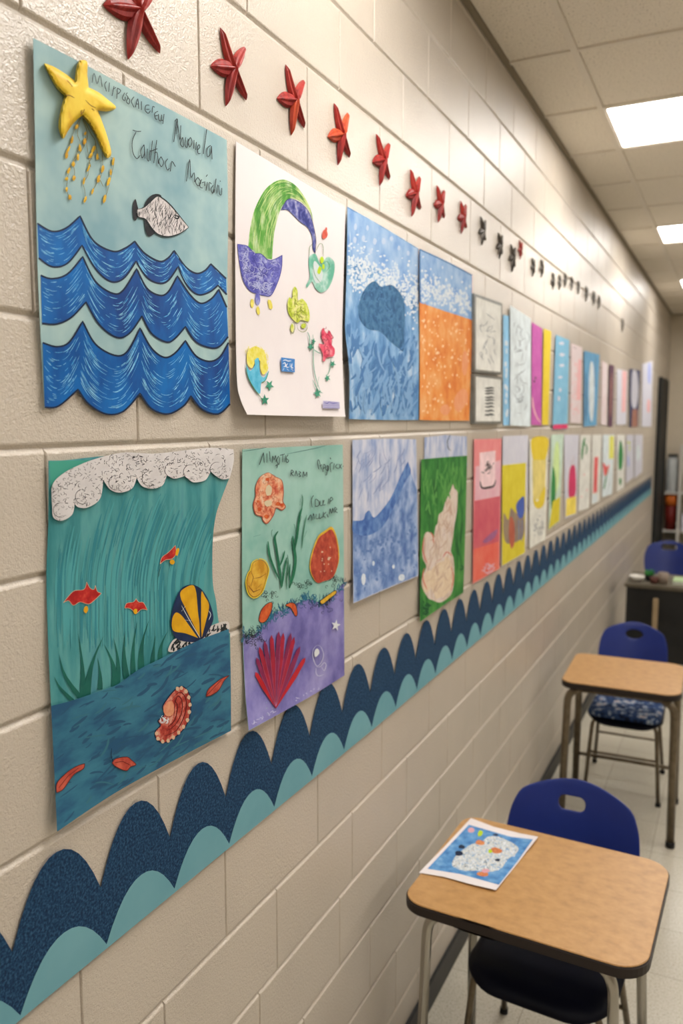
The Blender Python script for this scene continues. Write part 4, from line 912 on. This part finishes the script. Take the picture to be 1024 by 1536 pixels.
framed('lower grey-framed picture with dark lettering', [(711, 561), (753, 566), (752.5, 636), (711, 636)], [(713.5, 565), (751, 569.5), (750.5, 632), (713.5, 632)],
       [('lettering', [[(727, y), (732, y + .5), (736, y - .5), (741, y + .8)] for y in (582, 586, 590, 596, 600, 605, 610, 616, 622)], M_ink, 2.4), ('light_lettering', [[(727 + k, 625 + k * .1), (729 + k, 619)] for k in (0, 5, 9)], M_ink, 1.2), ('side_marks', [[(748.5, y), (748, y + 5)] for y in (580, 594, 606, 620)], M_pencil, 1)])
mm = dict
M_lb = wash('light_blue_paper', (130, 180, 214)); M_mag = wash('magenta_paint', (178, 76, 156), (196, 100, 172)); M_ye = wash('golden_yellow_paper', (212, 184, 30), (222, 198, 60))
M_cb = wash('soft_blue_paper', (112, 168, 200), (130, 184, 210)); M_pink = wash('pale_pink_paper', (216, 196, 198), (220, 210, 212)); M_lil = wash('pale_lilac_paper', (198, 198, 212), (208, 208, 218))
M_cer = wash('cerise_paper', (190, 46, 90)); M_mar = wash('maroon_paint', (74, 46, 66), (104, 70, 90)); M_sal = wash('salmon_paper', (226, 170, 172), (232, 186, 186)); M_nvy = wash('navy_brown_paint', (52, 58, 96), (80, 84, 120)); M_brn = wash('brown_paint', (150, 104, 88)); M_bl2 = wash('mid_blue_paper', (84, 148, 194), (110, 170, 208))
pic('blue_strip', 'narrow light blue paper strip just right of the framed pictures', 'paper', [(754.5, 472), (763, 474), (765, 638), (754.5, 638)], M_lb, [('white_clouds', 'b', [(x, y, 1.5, 4, 0) for x, y in rand_in([(756, 510), (762, 510), (763, 630), (756, 630)], 14)], M_spray)], .003)
pic('pencil_sketch', 'tall pale blue-grey pencil sketch between blue strip and magenta painting', 'drawing', [(765, 458), (796, 478), (795.5, 640), (765, 638)], M_pale, [('pencil_drawing', 'l', scribble([(770, 475), (792, 490), (792, 625), (770, 620)], 50, 16, curl=.9), M_pencil, .8), ('dark_marks', 'l', [[(776, 600), (784, 598)], [(774, 619), (782, 620)], [(772, 548), (778, 550)]], M_pencil, 1.4)], .008)
pic('magenta_painting', 'magenta painting with a pale curved stroke at its foot', 'painting', [(797.5, 483), (813, 493), (811.5, 638), (796.5, 637)], M_mag, [('pale_curve', 'l', [[(798, 595), (800, 612), (805, 626), (811, 634)]], M_sal, 2), ('dark_specks', 'b', [(803, 567, 1.5, 2, 0), (801, 572, 1.5, 2, 0)], M_mar)], .007)
pic('yellow_strip', 'plain golden yellow strip touching the magenta painting', 'paper', [(815.5, 493), (826.5, 497), (822, 637.5), (812.5, 637)], M_ye, (), .006)
pic('blue_banner', 'soft blue sheet with white dashes and a cerise bottom band', 'poster', [(833.5, 502), (853.5, 510), (851, 643.5), (828.5, 644.5)], M_cb, [('cerise_band', 'f', [(829, 637), (851, 636), (851, 643), (829, 644)], M_cer), ('white_dashes', 'b', [(842, 515, 4, 2.5, 0), (843, 532, 4, 2.5, 0), (842, 548, 4, 2, 0), (840, 566, 3.5, 2, 0), (840, 585, 2, 3, 0), (838, 598, 2, 4, 0)], M_lil)], .006)
pic('pink_drawing', 'pale pink and white sheet with a dark mark at top left', 'drawing', [(856.6, 515), (873, 521), (871, 635), (855, 634)], M_pink, [('pink_band', 'f', [(867, 538), (872, 540), (871, 600), (864, 600)], M_sal), ('dark_mark', 'l', [[(859, 521), (864, 523)]], M_ink, 2), ('faint_drawing', 'l', scribble([(858, 540), (870, 545), (869, 625), (857, 625)], 30, 10), M_sal, 1)], .005)
pic('blue_pair_painting', 'mid blue painting with a pale centre column, just before the maroon strip', 'painting', [(876, 526), (899, 532), (894.5, 638), (875.5, 640)], M_bl2, [('pale_column', 'c', [(885, 545), (890, 550), (891, 600), (888, 632), (884, 620), (883, 580)], M_pale), ('dark_streaks', 'l', [[(878, 560), (879, 600), (878, 636)], [(893, 535), (892, 580)], [(881, 630), (887, 636)]], M_nvy, 1.4)], .007)
pic('pink_white_strip', 'pale pinkish strip left of the maroon strip', 'paper', [(902.5, 541), (911, 546), (909.5, 638), (901, 637)], M_pink, (), .004)
pic('maroon_strip', 'narrow dark maroon strip in the far upper row', 'painting', [(913.6, 546.6), (921, 548.5), (918.5, 640), (911.7, 640)], M_mar, [('light_streak', 'l', [[(917, 560), (916, 590), (915, 625)]], M_brn, 1.6)], .006)
pic('lilac_drawing', 'pale lilac sheet with a salmon right half, far upper row', 'drawing', [(925, 553), (941, 557), (939, 637), (924, 637)], M_lil, [('salmon_half', 'f', [(933, 556), (940, 557.5), (938, 618), (932, 618)], M_sal)], .005)
pic('navy_arch_painting', 'navy painting with pale middle and brown foot, far upper row', 'painting', [(944, 553), (960, 556), (956.5, 640), (944, 640.5)], M_nvy, [('pale_middle', 'c', [(949, 556), (955, 560), (957, 590), (953, 612), (947, 606), (947, 575)], M_lil), ('brown_foot', 'f', [(948, 614), (956, 614), (955.5, 640), (947, 640)], M_brn)], .006)
pic('last_drawing', 'very pale sheet with blue and pink smudges, last of the upper row', 'drawing', [(963, 546), (979, 541), (977, 640), (962, 640)], M_lil, [('blue_smudge', 'c', [(972, 545), (976, 550), (975, 575), (971, 570)], wash('smudge_blue', (150, 160, 206))), ('pink_smudge', 'c', [(971, 600), (975, 602), (974, 618), (970, 616)], M_sal)], .005)
# lower row
M_cor = wash('coral_pink_paint', (226, 128, 132), (232, 148, 148)); M_cord = wash('raspberry_paint', (198, 82, 100), (210, 104, 112), 10); M_coro = wash('hot_coral_paint', (226, 96, 80), (230, 120, 100), 12); M_pkl = wash('light_pink_paint', (224, 170, 184), (228, 186, 194))
pic('pink_boat_painting', 'coral pink painting in three bands with a black boat outline', 'painting', [(711, 659), (752, 658), (749, 853), (709, 876)], M_cor, [
    ('pale_pink_band', 'f', [(713, 700), (751, 690), (749.5, 744), (711.5, 751)], M_pkl), ('pale_window', 'f', [(719, 679), (743, 676), (742.5, 730), (719, 733)], wash('window_pink', (222, 192, 196))),
    ('raspberry_band', 'f', [(711.5, 752), (749.5, 744), (748, 812), (710, 824)], M_cord), ('coral_band', 'f', [(710, 824), (748, 812), (747.7, 853), (709.5, 874)], M_coro),
    ('boat', 'l', [([(720, 722), (722, 731), (730, 732), (740, 729), (743, 720)], 2.6), ([(723, 732), (740, 729)], 3.5)], M_ink, 2), ('lettering', 'l', scribble([(721, 694), (741, 690), (740, 710), (722, 712)], 26, 5, curl=1), M_ink, 1.2),
    ('violet_smear', 'c', [(724, 812), (736, 800), (746, 794), (742, 806), (730, 814)], wash('violet_smear_paint', (150, 90, 130))), ('pale_scratches', 'l', scribble([(722, 846), (744, 842), (742, 858), (722, 866)], 28, 8, ang=1.9, spread=.7), M_pkl, 1.2)], .007)
M_ylw = wash('bright_yellow_paint', (206, 188, 34), (220, 206, 60), 10)
pic('yellow_reef_painting', 'lavender sheet with yellow panel over blue and red figures, right of the pink boat painting', 'painting', [(754, 654), (792, 652.5), (790, 800), (787, 830), (752, 850)], M_lil, [
    ('yellow_panel', 'f', [(753, 698), (788.6, 694), (787, 829), (752.5, 849)], M_ylw), ('dark_figures', 'c', [(755, 770), (762, 780), (766, 762), (774, 770), (784, 765), (786, 800), (776, 812), (760, 815), (755, 800)], wash('mauve_brown_paint', (130, 110, 110), (160, 140, 110))),
    ('blue_figure', 'c', [(774, 758), (780, 748), (786, 746), (786, 770), (780, 778), (776, 772)], wash('royal_blue_paint', (60, 84, 160))), ('red_figure', 'c', [(765, 775), (771, 785), (771, 815), (766, 822), (763, 800)], wash('brick_paint', (166, 84, 62))),
    ('blue_legs', 'l', [[(778, 780), (778, 810)], [(783, 780), (782, 812)]], wash('steel_blue_paint', (90, 120, 160)), 3), ('yellow_drips', 'l', [([(758, 740), (759, 770)], 6), ([(775, 735), (774, 755)], 5)], M_ylw, 4)], .007)
pic('sunflower_drawing', 'yellow drawing above a white pencilled foot on pale paper', 'drawing', [(794, 659), (822, 656.5), (818, 809), (794, 823)], wash('cream_white_paper', (204, 204, 196)), [
    ('yellow_top', 'c', [(797.5, 658), (821, 657), (820, 682), (812, 700), (803, 696), (798, 684)], M_ye), ('pale_yellow', 'f', [(798, 690), (819, 690), (817, 745), (799, 752)], wash('straw_paint', (204, 188, 110))), ('yellow_bowl', 'c', [(800, 748), (806, 752), (812, 738), (818, 730), (816, 755), (808, 763), (801, 758)], M_ye), ('pencil_marks', 'l', scribble([(800, 772), (815, 768), (814, 800), (800, 808)], 26, 9), M_pencil, .8)], .006)
pic('green_yellow_painting', 'pale green painting with a dark green stripe above a yellow foot', 'painting', [(826.6, 652), (845.5, 651), (839, 782), (822, 795)], wash('pale_green_paper', (176, 196, 180)), [
    ('lime_wash', 'c', [(833, 665), (838, 670), (838, 720), (832, 740), (829, 700)], wash('lime_pale', (184, 206, 140))), ('green_stripe', 'c', [(829, 700), (833, 720), (832, 752), (827, 765), (826, 735)], wash('forest_green_paint', (40, 120, 60))), ('yellow_foot', 'f', [(829, 752), (840, 745), (838.5, 781), (822.5, 794)], M_ylw)], .005)
pic('red_vase_drawing', 'lavender sheet with a red block and yellow square at its foot', 'drawing', [(846, 652), (868, 652), (864.5, 771), (847, 778)], M_lil, [
    ('red_block', 'c', [(854, 705), (862, 700), (863, 740), (853, 745)], M_cer), ('yellow_square', 'f', [(849, 748), (864, 744), (863.5, 770), (848, 775)], wash('soft_yellow', (222, 200, 84))), ('brown_stems', 'l', [[(856, 705), (857, 690)], [(860, 702), (860, 684)]], M_brn, 1)], .005)
pic('green_sprig_drawing', 'white sheet with a green sprig near its top, lower row', 'drawing', [(870, 652), (886, 652), (883.5, 762), (867, 767)], M_offw, [
    ('green_sprig', 'l', [([(872, 690), (874, 670), (877, 656)], 3), ([(876, 664), (880, 672), (878, 682)], 2)], wash('forest_green_paint', (40, 120, 60)), 2), ('pink_dots', 'b', [(876, 712, 1, 2, 0), (880, 735, 1, 2, 0), (872, 745, 1, 2, 0)], M_sal)], .005)
pic('red_bar_drawing', 'pale sheet with one upright red bar, lower row', 'drawing', [(888, 652), (902, 652), (898.7, 752), (886.7, 757)], M_offw, [('red_bar', 'f', [(891, 686), (897, 685), (895, 738), (889.5, 740)], wash('soft_red', (206, 84, 84))), ('blue_foot', 'f', [(888, 742), (896, 742), (895, 753), (887.5, 756)], M_pale)], .005)
pic('tulip_drawing', 'pale sheet with yellow corner, red flower and green stem, lower row', 'drawing', [(904, 652), (921.5, 652), (918, 741), (902.5, 746)], M_pale, [('yellow_corner', 'f', [(914, 654), (920.5, 654), (920, 688), (913, 688)], wash('lemon_soft', (206, 204, 90))), ('red_flower', 'c', [(904, 694), (910, 700), (914, 696), (910, 712), (906, 712)], wash('soft_red', (206, 84, 84))), ('green_stem', 'l', [[(909, 712), (907, 726), (905, 734)], [(911, 700), (908, 722)]], wash('forest_green_paint', (40, 120, 60)), 2)], .005)
pic('green_tree_drawing', 'white sheet with a dark green upright plant, far lower row', 'drawing', [(924.6, 652), (937, 652), (935.7, 732), (925, 738)], M_offw, [('green_plant', 'c', [(930, 660), (934, 676), (933, 700), (928, 704), (927, 684)], wash('forest_green_paint', (60, 130, 60))), ('green_foot', 'b', [(930, 722, 2, 5, 0)], wash('forest_green_paint', (60, 130, 60)))], .005)
pic('olive_sprig_drawing', 'pale sheet with faint olive and blue touches, far lower row', 'drawing', [(939.5, 652), (950, 652), (950, 716), (938.5, 725)], M_lil, [('olive_touch', 'b', [(943, 664, 3, 2, 0), (944, 672, 1, 5, 0)], wash('olive_soft', (190, 196, 120))), ('blue_touch', 'b', [(942, 692, 1.5, 9, 0)], wash('smudge_blue', (150, 160, 206)))], .005)
pic('last_lavender_drawing', 'nearly blank lavender sheet, last of the lower row', 'drawing', [(951.5, 652), (964, 652), (963, 708), (951.5, 718)], M_lil, [('faint_smudge', 'b', [(957, 680, 3, 12, 0)], M_pale)], .005)

# ================================================================== DESKS AND CHAIRS
M_lam = mat('maple_laminate', [C(166, 124, 74), C(182, 138, 84), C(192, 148, 94)], scale=26, stretch=(1, 1.3, 1), rough=.36, spec=.5, pos=[.3, .5, .7], detail=9)
M_edge = mat('dark_vinyl_edge', C(44, 36, 32), rough=.45)
M_bronze = mat('bronze_tube_steel', [C(104, 94, 78), C(124, 112, 94)], scale=30, rough=.35, metal=.75)
M_chrome = mat('chrome_tube', C(176, 172, 164), rough=.22, metal=1)
M_blue = mat('royal_blue_shell_plastic', [C(16, 36, 106), C(20, 42, 118)], scale=4, rough=.4, spec=.4, bump=.15, bscale=400, bdist=.0006)
M_seat = mat('navy_black_seat_plastic', [C(5, 7, 18), C(8, 10, 24)], scale=6, rough=.5, spec=.12)
M_foot = mat('black_rubber_foot', C(18, 18, 18), rough=.6)
def desk(label, loc, rotz, w_, d_, tube_m, legs, top_z=.77, r=.0145):
    """school desk: origin on the floor under the middle of the top; -y faces the camera"""
    t = thing('school_desk', label, 'desk', loc, 'student desks along the wall', rotz)
    x, y = w_ / 2, d_ / 2
    ol = rrect(-x, x, -y, y, [.07, .05, .06, .075], 8)
    ol = [(a, b + .006 * math.cos(a / x * 1.5) * (1 if b > 0 else -1)) for a, b in ol]
    bmobj('desktop', slab(ol, top_z - .004, top_z, .0015), M_lam, t)
    ed = [(a * (1 + .003 / x), b * (1 + .003 / y)) for a, b in ol]
    bmobj('edge_band', slab(ed, top_z - .034, top_z - .0012, .005), M_edge, t)
    bmobj('support_frame', join(box(-x + .05, x - .05, -y + .05, -y + .075, top_z - .062, top_z - .034, .003), box(-x + .05, x - .05, y - .075, y - .05, top_z - .062, top_z - .034, .003), box(-x + .05, -x + .075, -y + .05, y - .05, top_z - .062, top_z - .034, .003), box(x - .075, x - .05, -y + .05, y - .05, top_z - .062, top_z - .034, .003)), tube_m, t)
    for (ax, ay, bx, by) in legs:
        inx = ax - math.copysign(.05, ax)
        pts = bend([(inx, ay, top_z - .05), (ax, ay, top_z - .085), (bx, by, .018)], .05)
        lg = bmobj('leg', tube(pts, r, 14), tube_m, t, True)
        bmobj('foot_cap', lathe([(0, 0), (r + .003, 0), (r + .003, .03), (0, .03)], 16), M_foot, lg, True).location = (bx, by, 0)
    return t
def chair(label, loc, rotz, cw, hole, tube_m, seat_m, extra=0, group='blue shell chairs'):
    """plastic shell chair facing -y; origin on the floor under the seat"""
    t = thing('school_chair', label, 'chair', loc, group, rotz)
    # backrest outline in (x, z), wrapped on a curve and leaning back
    hw = cw / 2
    ol = cr([(-hw * .86, .50, 1), (-hw * .96, .60), (-hw, .70), (-hw * .93, .79), (-hw * .72, .84), (0, .875), (hw * .72, .84), (hw * .93, .79), (hw, .70), (hw * .96, .60), (hw * .86, .50, 1)], True, 8)
    V, T = fill(ol, .018, [hole])
    def bp(x, z, o): 
        k = (x / hw) ** 2
        return (x, .225 + (z - .5) * .28 - .055 * k + o, z)
    n = len(V); th = .0065
    vv = [bp(x, z, 0) for x, z in V] + [bp(x, z, th) for x, z in V]
    F = list(T); E = boundary(T); F += [(a + n, c + n, b + n) for a, b, c in T] + [(b, a, a + n, b + n) for a, b in E]
    bm = bmesh.new(); vs = [bm.verts.new(v) for v in vv]
    for f in F: bm.faces.new([vs[i] for i in f])
    bmesh.ops.recalc_face_normals(bm, faces=bm.faces[:])
    o = bmobj('backrest', bm, M_blue, t, True); md = o.modifiers.new('edges', 'BEVEL'); md.width = .0022; md.segments = 2; md.limit_method = 'ANGLE'; md.angle_limit = .9
    # seat
    sv = rrect(-hw * 1.02, hw * 1.02, -.21, .21, [.06, .06, .12, .12], 8)
    V, T = fill(sv, .022); n = len(V)
    d = edist(resample(sv, .02), [v[0] for v in V], [v[1] for v in V])
    def sz(x, y): return .452 - .014 * math.exp(-((x / .12) ** 2 + ((y - .02) / .13) ** 2)) - .02 * max(0, (-y - .12) / .09) ** 2 + .012 * max(0, (y - .1) / .1) ** 2
    vv = [(x, y, sz(x, y) - .016 * max(0, 1 - dd / .02) ** 2) for (x, y), dd in zip(V, d)] + [(x, y, sz(x, y) - .022 - (.006 if dd > .01 else 0)) for (x, y), dd in zip(V, d)]
    F = list(T); E = boundary(T); F += [(a + n, c + n, b + n) for a, b, c in T] + [(b, a, a + n, b + n) for a, b in E]
    bm = bmesh.new(); vs = [bm.verts.new(v) for v in vv]
    for f in F: bm.faces.new([vs[i] for i in f])
    bmesh.ops.recalc_face_normals(bm, faces=bm.faces[:])
    bmobj('seat', bm, seat_m, t, True)
    for sx in (-1, 1):
        lg = bmobj('leg', tube(bend([(sx * hw * .55, -.12, .425), (sx * hw * .86, -.15, .415), (sx * hw * 1.0, -.20, .012)], .035), .0105, 12), tube_m, t, True)
        bmobj('foot_cap', lathe([(0, 0), (.014, 0), (.014, .02), (0, .02)], 14), M_foot, lg, True).location = (sx * hw * 1.0, -.20, 0)
        lg = bmobj('leg', tube(bend([(sx * hw * .55, .10, .425), (sx * hw * .84, .13, .415), (sx * hw * 1.0, .25, .012)], .035), .0105, 12), tube_m, t, True)
        bmobj('foot_cap', lathe([(0, 0), (.014, 0), (.014, .02), (0, .02)], 14), M_foot, lg, True).location = (sx * hw * 1.0, .25, 0)
        bmobj('back_post', tube(bend([(sx * hw * .7, .0, .425), (sx * hw * .7, .215, .425), (sx * hw * .66, .252, .60), (sx * hw * .6, .279, .68)], .05), .010, 12), tube_m, t, True)
    bmobj('stretcher', tube([(-hw * .95, .185, .22), (hw * .95, .185, .22)], .007, 10), tube_m, t, True)
    if extra: bmobj('stretcher', tube([(-hw * .95, -.18, .24), (hw * .95, -.18, .24)], .007, 10), tube_m, t, True)
    return t
slot = rrect(-.062, .026, .775, .820, .020, 6)
oval = [(.05 * math.cos(a * PI / 12), .805 + .027 * math.sin(a * PI / 12)) for a in range(24)]
d1 = desk('nearest school desk with maple top and a painting lying on it', (.447, 2.19, 0), -.035, .635, .535, M_chrome, [(-.265, -.20, -.275, -.235), (.235, -.20, .262, -.235), (-.265, .20, -.275, .235), (.245, .20, .272, .235)])
d2 = desk('second school desk with maple top, a cushioned chair tucked under it', (.418, 4.29, 0), .03, .560, .545, M_bronze, [(-.252, -.21, -.262, -.25), (.252, -.21, .262, -.25), (-.252, .21, -.262, .25), (.252, .21, .262, .25)], r=.019)
bmobj('stretcher', tube([(-.255, .232, .20), (.255, .232, .20)], .010, 10), M_bronze, d2, True)
chair('nearest blue shell chair with a slot handle, pushed under the desk holding the painting', (.448, 2.34, 0), -.06, .43, slot, M_bronze, M_seat)
chair('blue shell chair with an oval hole, behind the second desk, carrying a patterned cushion', (.398, 4.66, 0), .03, .385, oval, M_bronze, M_seat, 1)
chair('farthest blue shell chair, behind the dark cluttered desk', (.32, 8.22, 0), .0, .44, rrect(-.07, .07, .785, .84, .025), M_bronze, M_seat)
# cushion
M_floral = mat('blue_floral_fabric', [C(18, 28, 52), C(40, 66, 108), C(34, 58, 98), C(170, 184, 200), C(190, 150, 120)], scale=30, rough=.9, pos=[.36, .45, .53, .6, .7], detail=3)
cu = rrect(-.19, .19, -.19, .15, .06, 6); V, T = fill(cu, .02); n = len(V)
d = edist(resample(cu, .02), [v[0] for v in V], [v[1] for v in V])
up = [.008 + .026 * (1 - (1 - min(1, dd / .06)) ** 2) ** .5 for dd in d]
vv = [(.398 + x, 4.64 + y, .4545 + u) for (x, y), u in zip(V, up)] + [(.398 + x, 4.64 + y, .4545) for (x, y) in V]
F = list(T); E = boundary(T); F += [(a + n, c + n, b + n) for a, b, c in T] + [(b, a, a + n, b + n) for a, b in E]
tag(meshobj('seat_cushion', vv, F, M_floral, smooth=True), 'blue floral patterned seat cushion on the chair at the second desk', 'cushion')

# painting lying on the nearest desk
M_pst = mat('desk_painting_blue', [C(60, 116, 176), C(84, 142, 198), C(120, 168, 210)], scale=30, rough=.6, pos=[.36, .5, .66], detail=6)
zt = .7705
def on_desk(x, y, h=0):
    v = _F * FPX + _R * (x - 512) + _U * (768 - y); t = (zt + h - CAM_H) / v[2]
    return (CAM_X + float(v[0]) * t, float(v[1]) * t, zt + h)
class DeskSheet(Sheet):
    def P(self, x, y, off): return on_desk(x, y, self.h(x, y) + off)
    def __init__(self, outline, m, h, step):
        self.h = h; self.root = thing('sea_print', 'blue painting of white coral and fish on white paper, lying on nearest desk', 'painting', on_desk(715, 1280)); self.layer = 0
        V, T = fill(outline, step); n = len(V)
        vv = [self.P(x, y, .0012) for x, y in V] + [self.P(x, y, .0004) for x, y in V]
        F = [t if (Vector(vv[t[1]]) - Vector(vv[t[0]])).cross(Vector(vv[t[2]]) - Vector(vv[t[0]])).z > 0 else (t[0], t[2], t[1]) for t in T]
        E = boundary(F); F += [(a + n, c + n, b + n) for a, b, c in F[:]] + [(b, a, a + n, b + n) for a, b in E]
        meshobj('paper', vv, F, m, self.root); self.layer = 11
K = DeskSheet([(628, 1309), (665, 1315), (705, 1326), (743.5, 1335), (772, 1300), (807, 1255), (780, 1250), (740, 1240), (706, 1227), (668, 1268)], M_whitep, lambda x, y: .010 * max(0, (x - 770) / 36) ** 2 + .006 * max(0, (y - 1305) / 30), 6)
K.flat('picture', [(641, 1303), (690, 1311), (748, 1327), (775, 1293), (799, 1259), (765, 1255), (703, 1237), (670, 1272)], M_pst, step=6)
reef = cr([(678, 1298), (684, 1283), (698, 1272), (708, 1266), (722, 1262), (735, 1254), (755, 1258), (776, 1270), (774, 1280), (760, 1290), (752, 1302), (735, 1308), (715, 1306), (695, 1306)])
K.flat('coral_patch', reef, mat('speckled_coral', [C(130, 168, 204), C(186, 196, 202), C(216, 214, 206), C(166, 184, 200)], scale=110, rough=.8, pos=[.36, .46, .56, .66]), step=6)
K.lines('fine_lines', [(s, .7) for s in scribble(reef, 70, 4, curl=1.4)], mat('slate_ink', C(70, 84, 104), rough=.7))
K.lines('white_lines', [(s, .9) for s in scribble(reef, 200, 5, curl=1.4)], M_white)
K.blobs('bright_fish', [(720, 1264, 8, 4, .1), (744, 1276, 9, 4.5, .2), (724, 1311, 9, 3.5, .1)], mat('orange_fish_paint', [C(190, 90, 60), C(214, 150, 90)], scale=200, rough=.7))
K.blobs('lime_touches', [(720, 1250, 4, 5, .3), (735, 1277, 3, 3, 0)], mat('lime_crayon', C(180, 206, 40), rough=.8))
K.blobs('pink_touches', [(706, 1245, 5, 4, 0), (728, 1306, 6, 3, 0)], mat('pink_touch', C(214, 160, 170), rough=.8))
K.blobs('navy_touches', [(692, 1270, 5, 3, .2), (688, 1280, 6, 4, 0), (746, 1290, 4, 2, 0), (743, 1252, 4, 1.6, 0)], M_navyink)

# ================================================================== FAR END OF THE ROOM
M_dk = mat('black_desk_metal', [C(24, 24, 24), C(34, 34, 33)], scale=5, rough=.5)
t = thing('teacher_desk', 'dark desk with black front panel and grey-brown top, third along the wall', 'desk', (.42, 7.0, 0))
bmobj('desktop', box(-.30, .42, -.28, .28, .735, .765, .006), mat('grey_brown_laminate', [C(84, 77, 64), C(98, 90, 76)], scale=12, rough=.5), t)
bmobj('front_panel', box(-.285, .405, -.255, -.235, .14, .735, .003), M_dk, t)
bmobj('side_panel', box(-.285, -.265, -.235, .25, .02, .735, .003), M_dk, t)
bmobj('side_panel', box(.385, .405, -.235, .25, .02, .735, .003), M_dk, t)
for sx in (-.27, .39):
    bmobj('leg', box(sx - .018, sx + .018, -.255, -.22, 0, .14, .003), M_dk, t)
tag(bmobj('wooden_stick', box(.345, .383, 6.675, 6.705, 0, .67, .004), mat('pale_wood', [C(150, 130, 100), C(170, 148, 116)], scale=20, rough=.6)), 'pale wooden post standing against the black front of the dark desk', 'post')
def bowl(name, label, cat, loc, prof, m, n=24):
    o = bmobj(name, lathe(prof, n), m, None, True); o.location = loc; return tag(o, label, cat)
bowl('bowl', 'small white bowl on the left end of the dark desk', 'bowl', (.20, 6.86, .765), [(0, 0), (.03, 0), (.055, .03), (.06, .045), (.056, .045), (.05, .03), (.026, .008), (0, .006)], mat('white_ceramic', C(220, 216, 208), rough=.3))
t = thing('potted_plant', 'small green plant in a dark pot on the dark desk', 'plant', (.285, 6.93, .765))
bmobj('pot', lathe([(0, 0), (.025, 0), (.034, .045), (.03, .045), (.024, .01), (0, .01)]), M_foot, t, True)
bml = []
for k in range(26):
    a = k * 2.4; e = .3 + .9 * rng.random(); L = .045 + .02 * rng.random()
    c = Vector((.0, 0, .04)); dv = Vector((math.cos(a) * math.cos(e), math.sin(a) * math.cos(e), math.sin(e)))
    bml.append(tube([c, c + dv * L * .5, c + dv * L], [.004, .013, .001], 6, .35))
bmobj('leaves', join(*bml), mat('leaf_green', [C(24, 90, 36), C(50, 130, 56)], scale=40, rough=.5), t, True)
bowl('mug', 'brownish grey mug near the middle of the dark desk', 'mug', (.40, 6.84, .765), [(0, 0), (.036, 0), (.04, .09), (.036, .09), (.032, .008), (0, .008)], mat('taupe_ceramic', C(132, 118, 106), rough=.5))
bowl('paint_cup', 'dark red-brown cup beside the grey mug on the dark desk', 'cup', (.335, 6.82, .765), [(0, 0), (.028, 0), (.033, .05), (.029, .05), (.025, .006), (0, .006)], mat('russet_plastic', C(84, 48, 40), rough=.5))
t = thing('notebook', 'pale green notebook lying on the right of the dark desk', 'notebook', (.56, 6.95, .765))
bmobj('pages', box(-.085, .085, -.10, .10, .001, .022, .001), M_offw, t); bmobj('cover', join(box(-.09, .09, -.105, .105, .022, .026, .001), box(-.09, .09, -.105, .105, 0, .001)), mat('pale_green_cover', C(164, 186, 140), rough=.6), t)
# shelf at the back wall
M_wshelf = mat('white_shelf_paint', C(206, 202, 194), rough=.5)
t = thing('storage_shelf', 'open white shelf unit against the back wall', 'shelf', (.48, 11.42, 0))
for z in (.08, .605, 1.105): bmobj('shelf_board', box(-.43, .43, -.17, .17, z, z + .022, .003), M_wshelf, t)
for sx in (-.25, .42): bmobj('upright', box(sx - .014, sx + .014, -.19, .17, 0, 1.74, .003), M_wshelf, t)
bmobj('back_panel', box(-.43, .43, .155, .17, .0, 1.13, .002), mat('shelf_back', C(150, 142, 124), rough=.7), t)
M_glass = bpy.data.materials.new('clear_glass'); M_glass.use_nodes = True
gb = M_glass.node_tree.nodes['Principled BSDF']; gb.inputs['Transmission Weight'].default_value = .55; gb.inputs['Roughness'].default_value = .05; gb.inputs['Base Color'].default_value = (.9, .93, .93, 1)
t = thing('bin', 'dark red bin with an orange rim on the back shelf', 'bin', (.13, 11.36, .628))
bmobj('body', lathe([(0, 0), (.065, 0), (.072, .33), (.067, .33), (.06, .01), (0, .01)]), mat('dark_red_plastic', C(104, 24, 16), rough=.5), t, True)
bmobj('orange_rim', lathe([(.068, .325), (.078, .325), (.082, .46), (.076, .46)]), mat('orange_plastic', C(196, 100, 30), rough=.5), t, True)
for k, (x, hgt, lb) in enumerate(((.125, .46, 'tall clear jar with a dark lid on the back shelf, nearest the dark door'), (.42, .34, 'shorter clear jar with a dark lid on the right of the back shelf'))):
    t = thing('glass_jar', lb, 'jar', (x, 11.36, 1.128), 'glass jars on the back shelf')
    bmobj('glass', lathe([(0, 0), (.07, 0), (.075, .02), (.075, hgt - .05), (.055, hgt), (.05, hgt), (.07, hgt - .05), (.07, .022), (0, .015)]), M_glass, t, True)
    bmobj('lid', lathe([(0, hgt), (.06, hgt), (.06, hgt + .03), (0, hgt + .03)]), M_dk, t, True)
tag(bmobj('storage_box', box(.27, .43, 11.26, 11.46, .628, .84, .006), M_lil), 'pale lilac storage box right of the red bin on the back shelf', 'box')
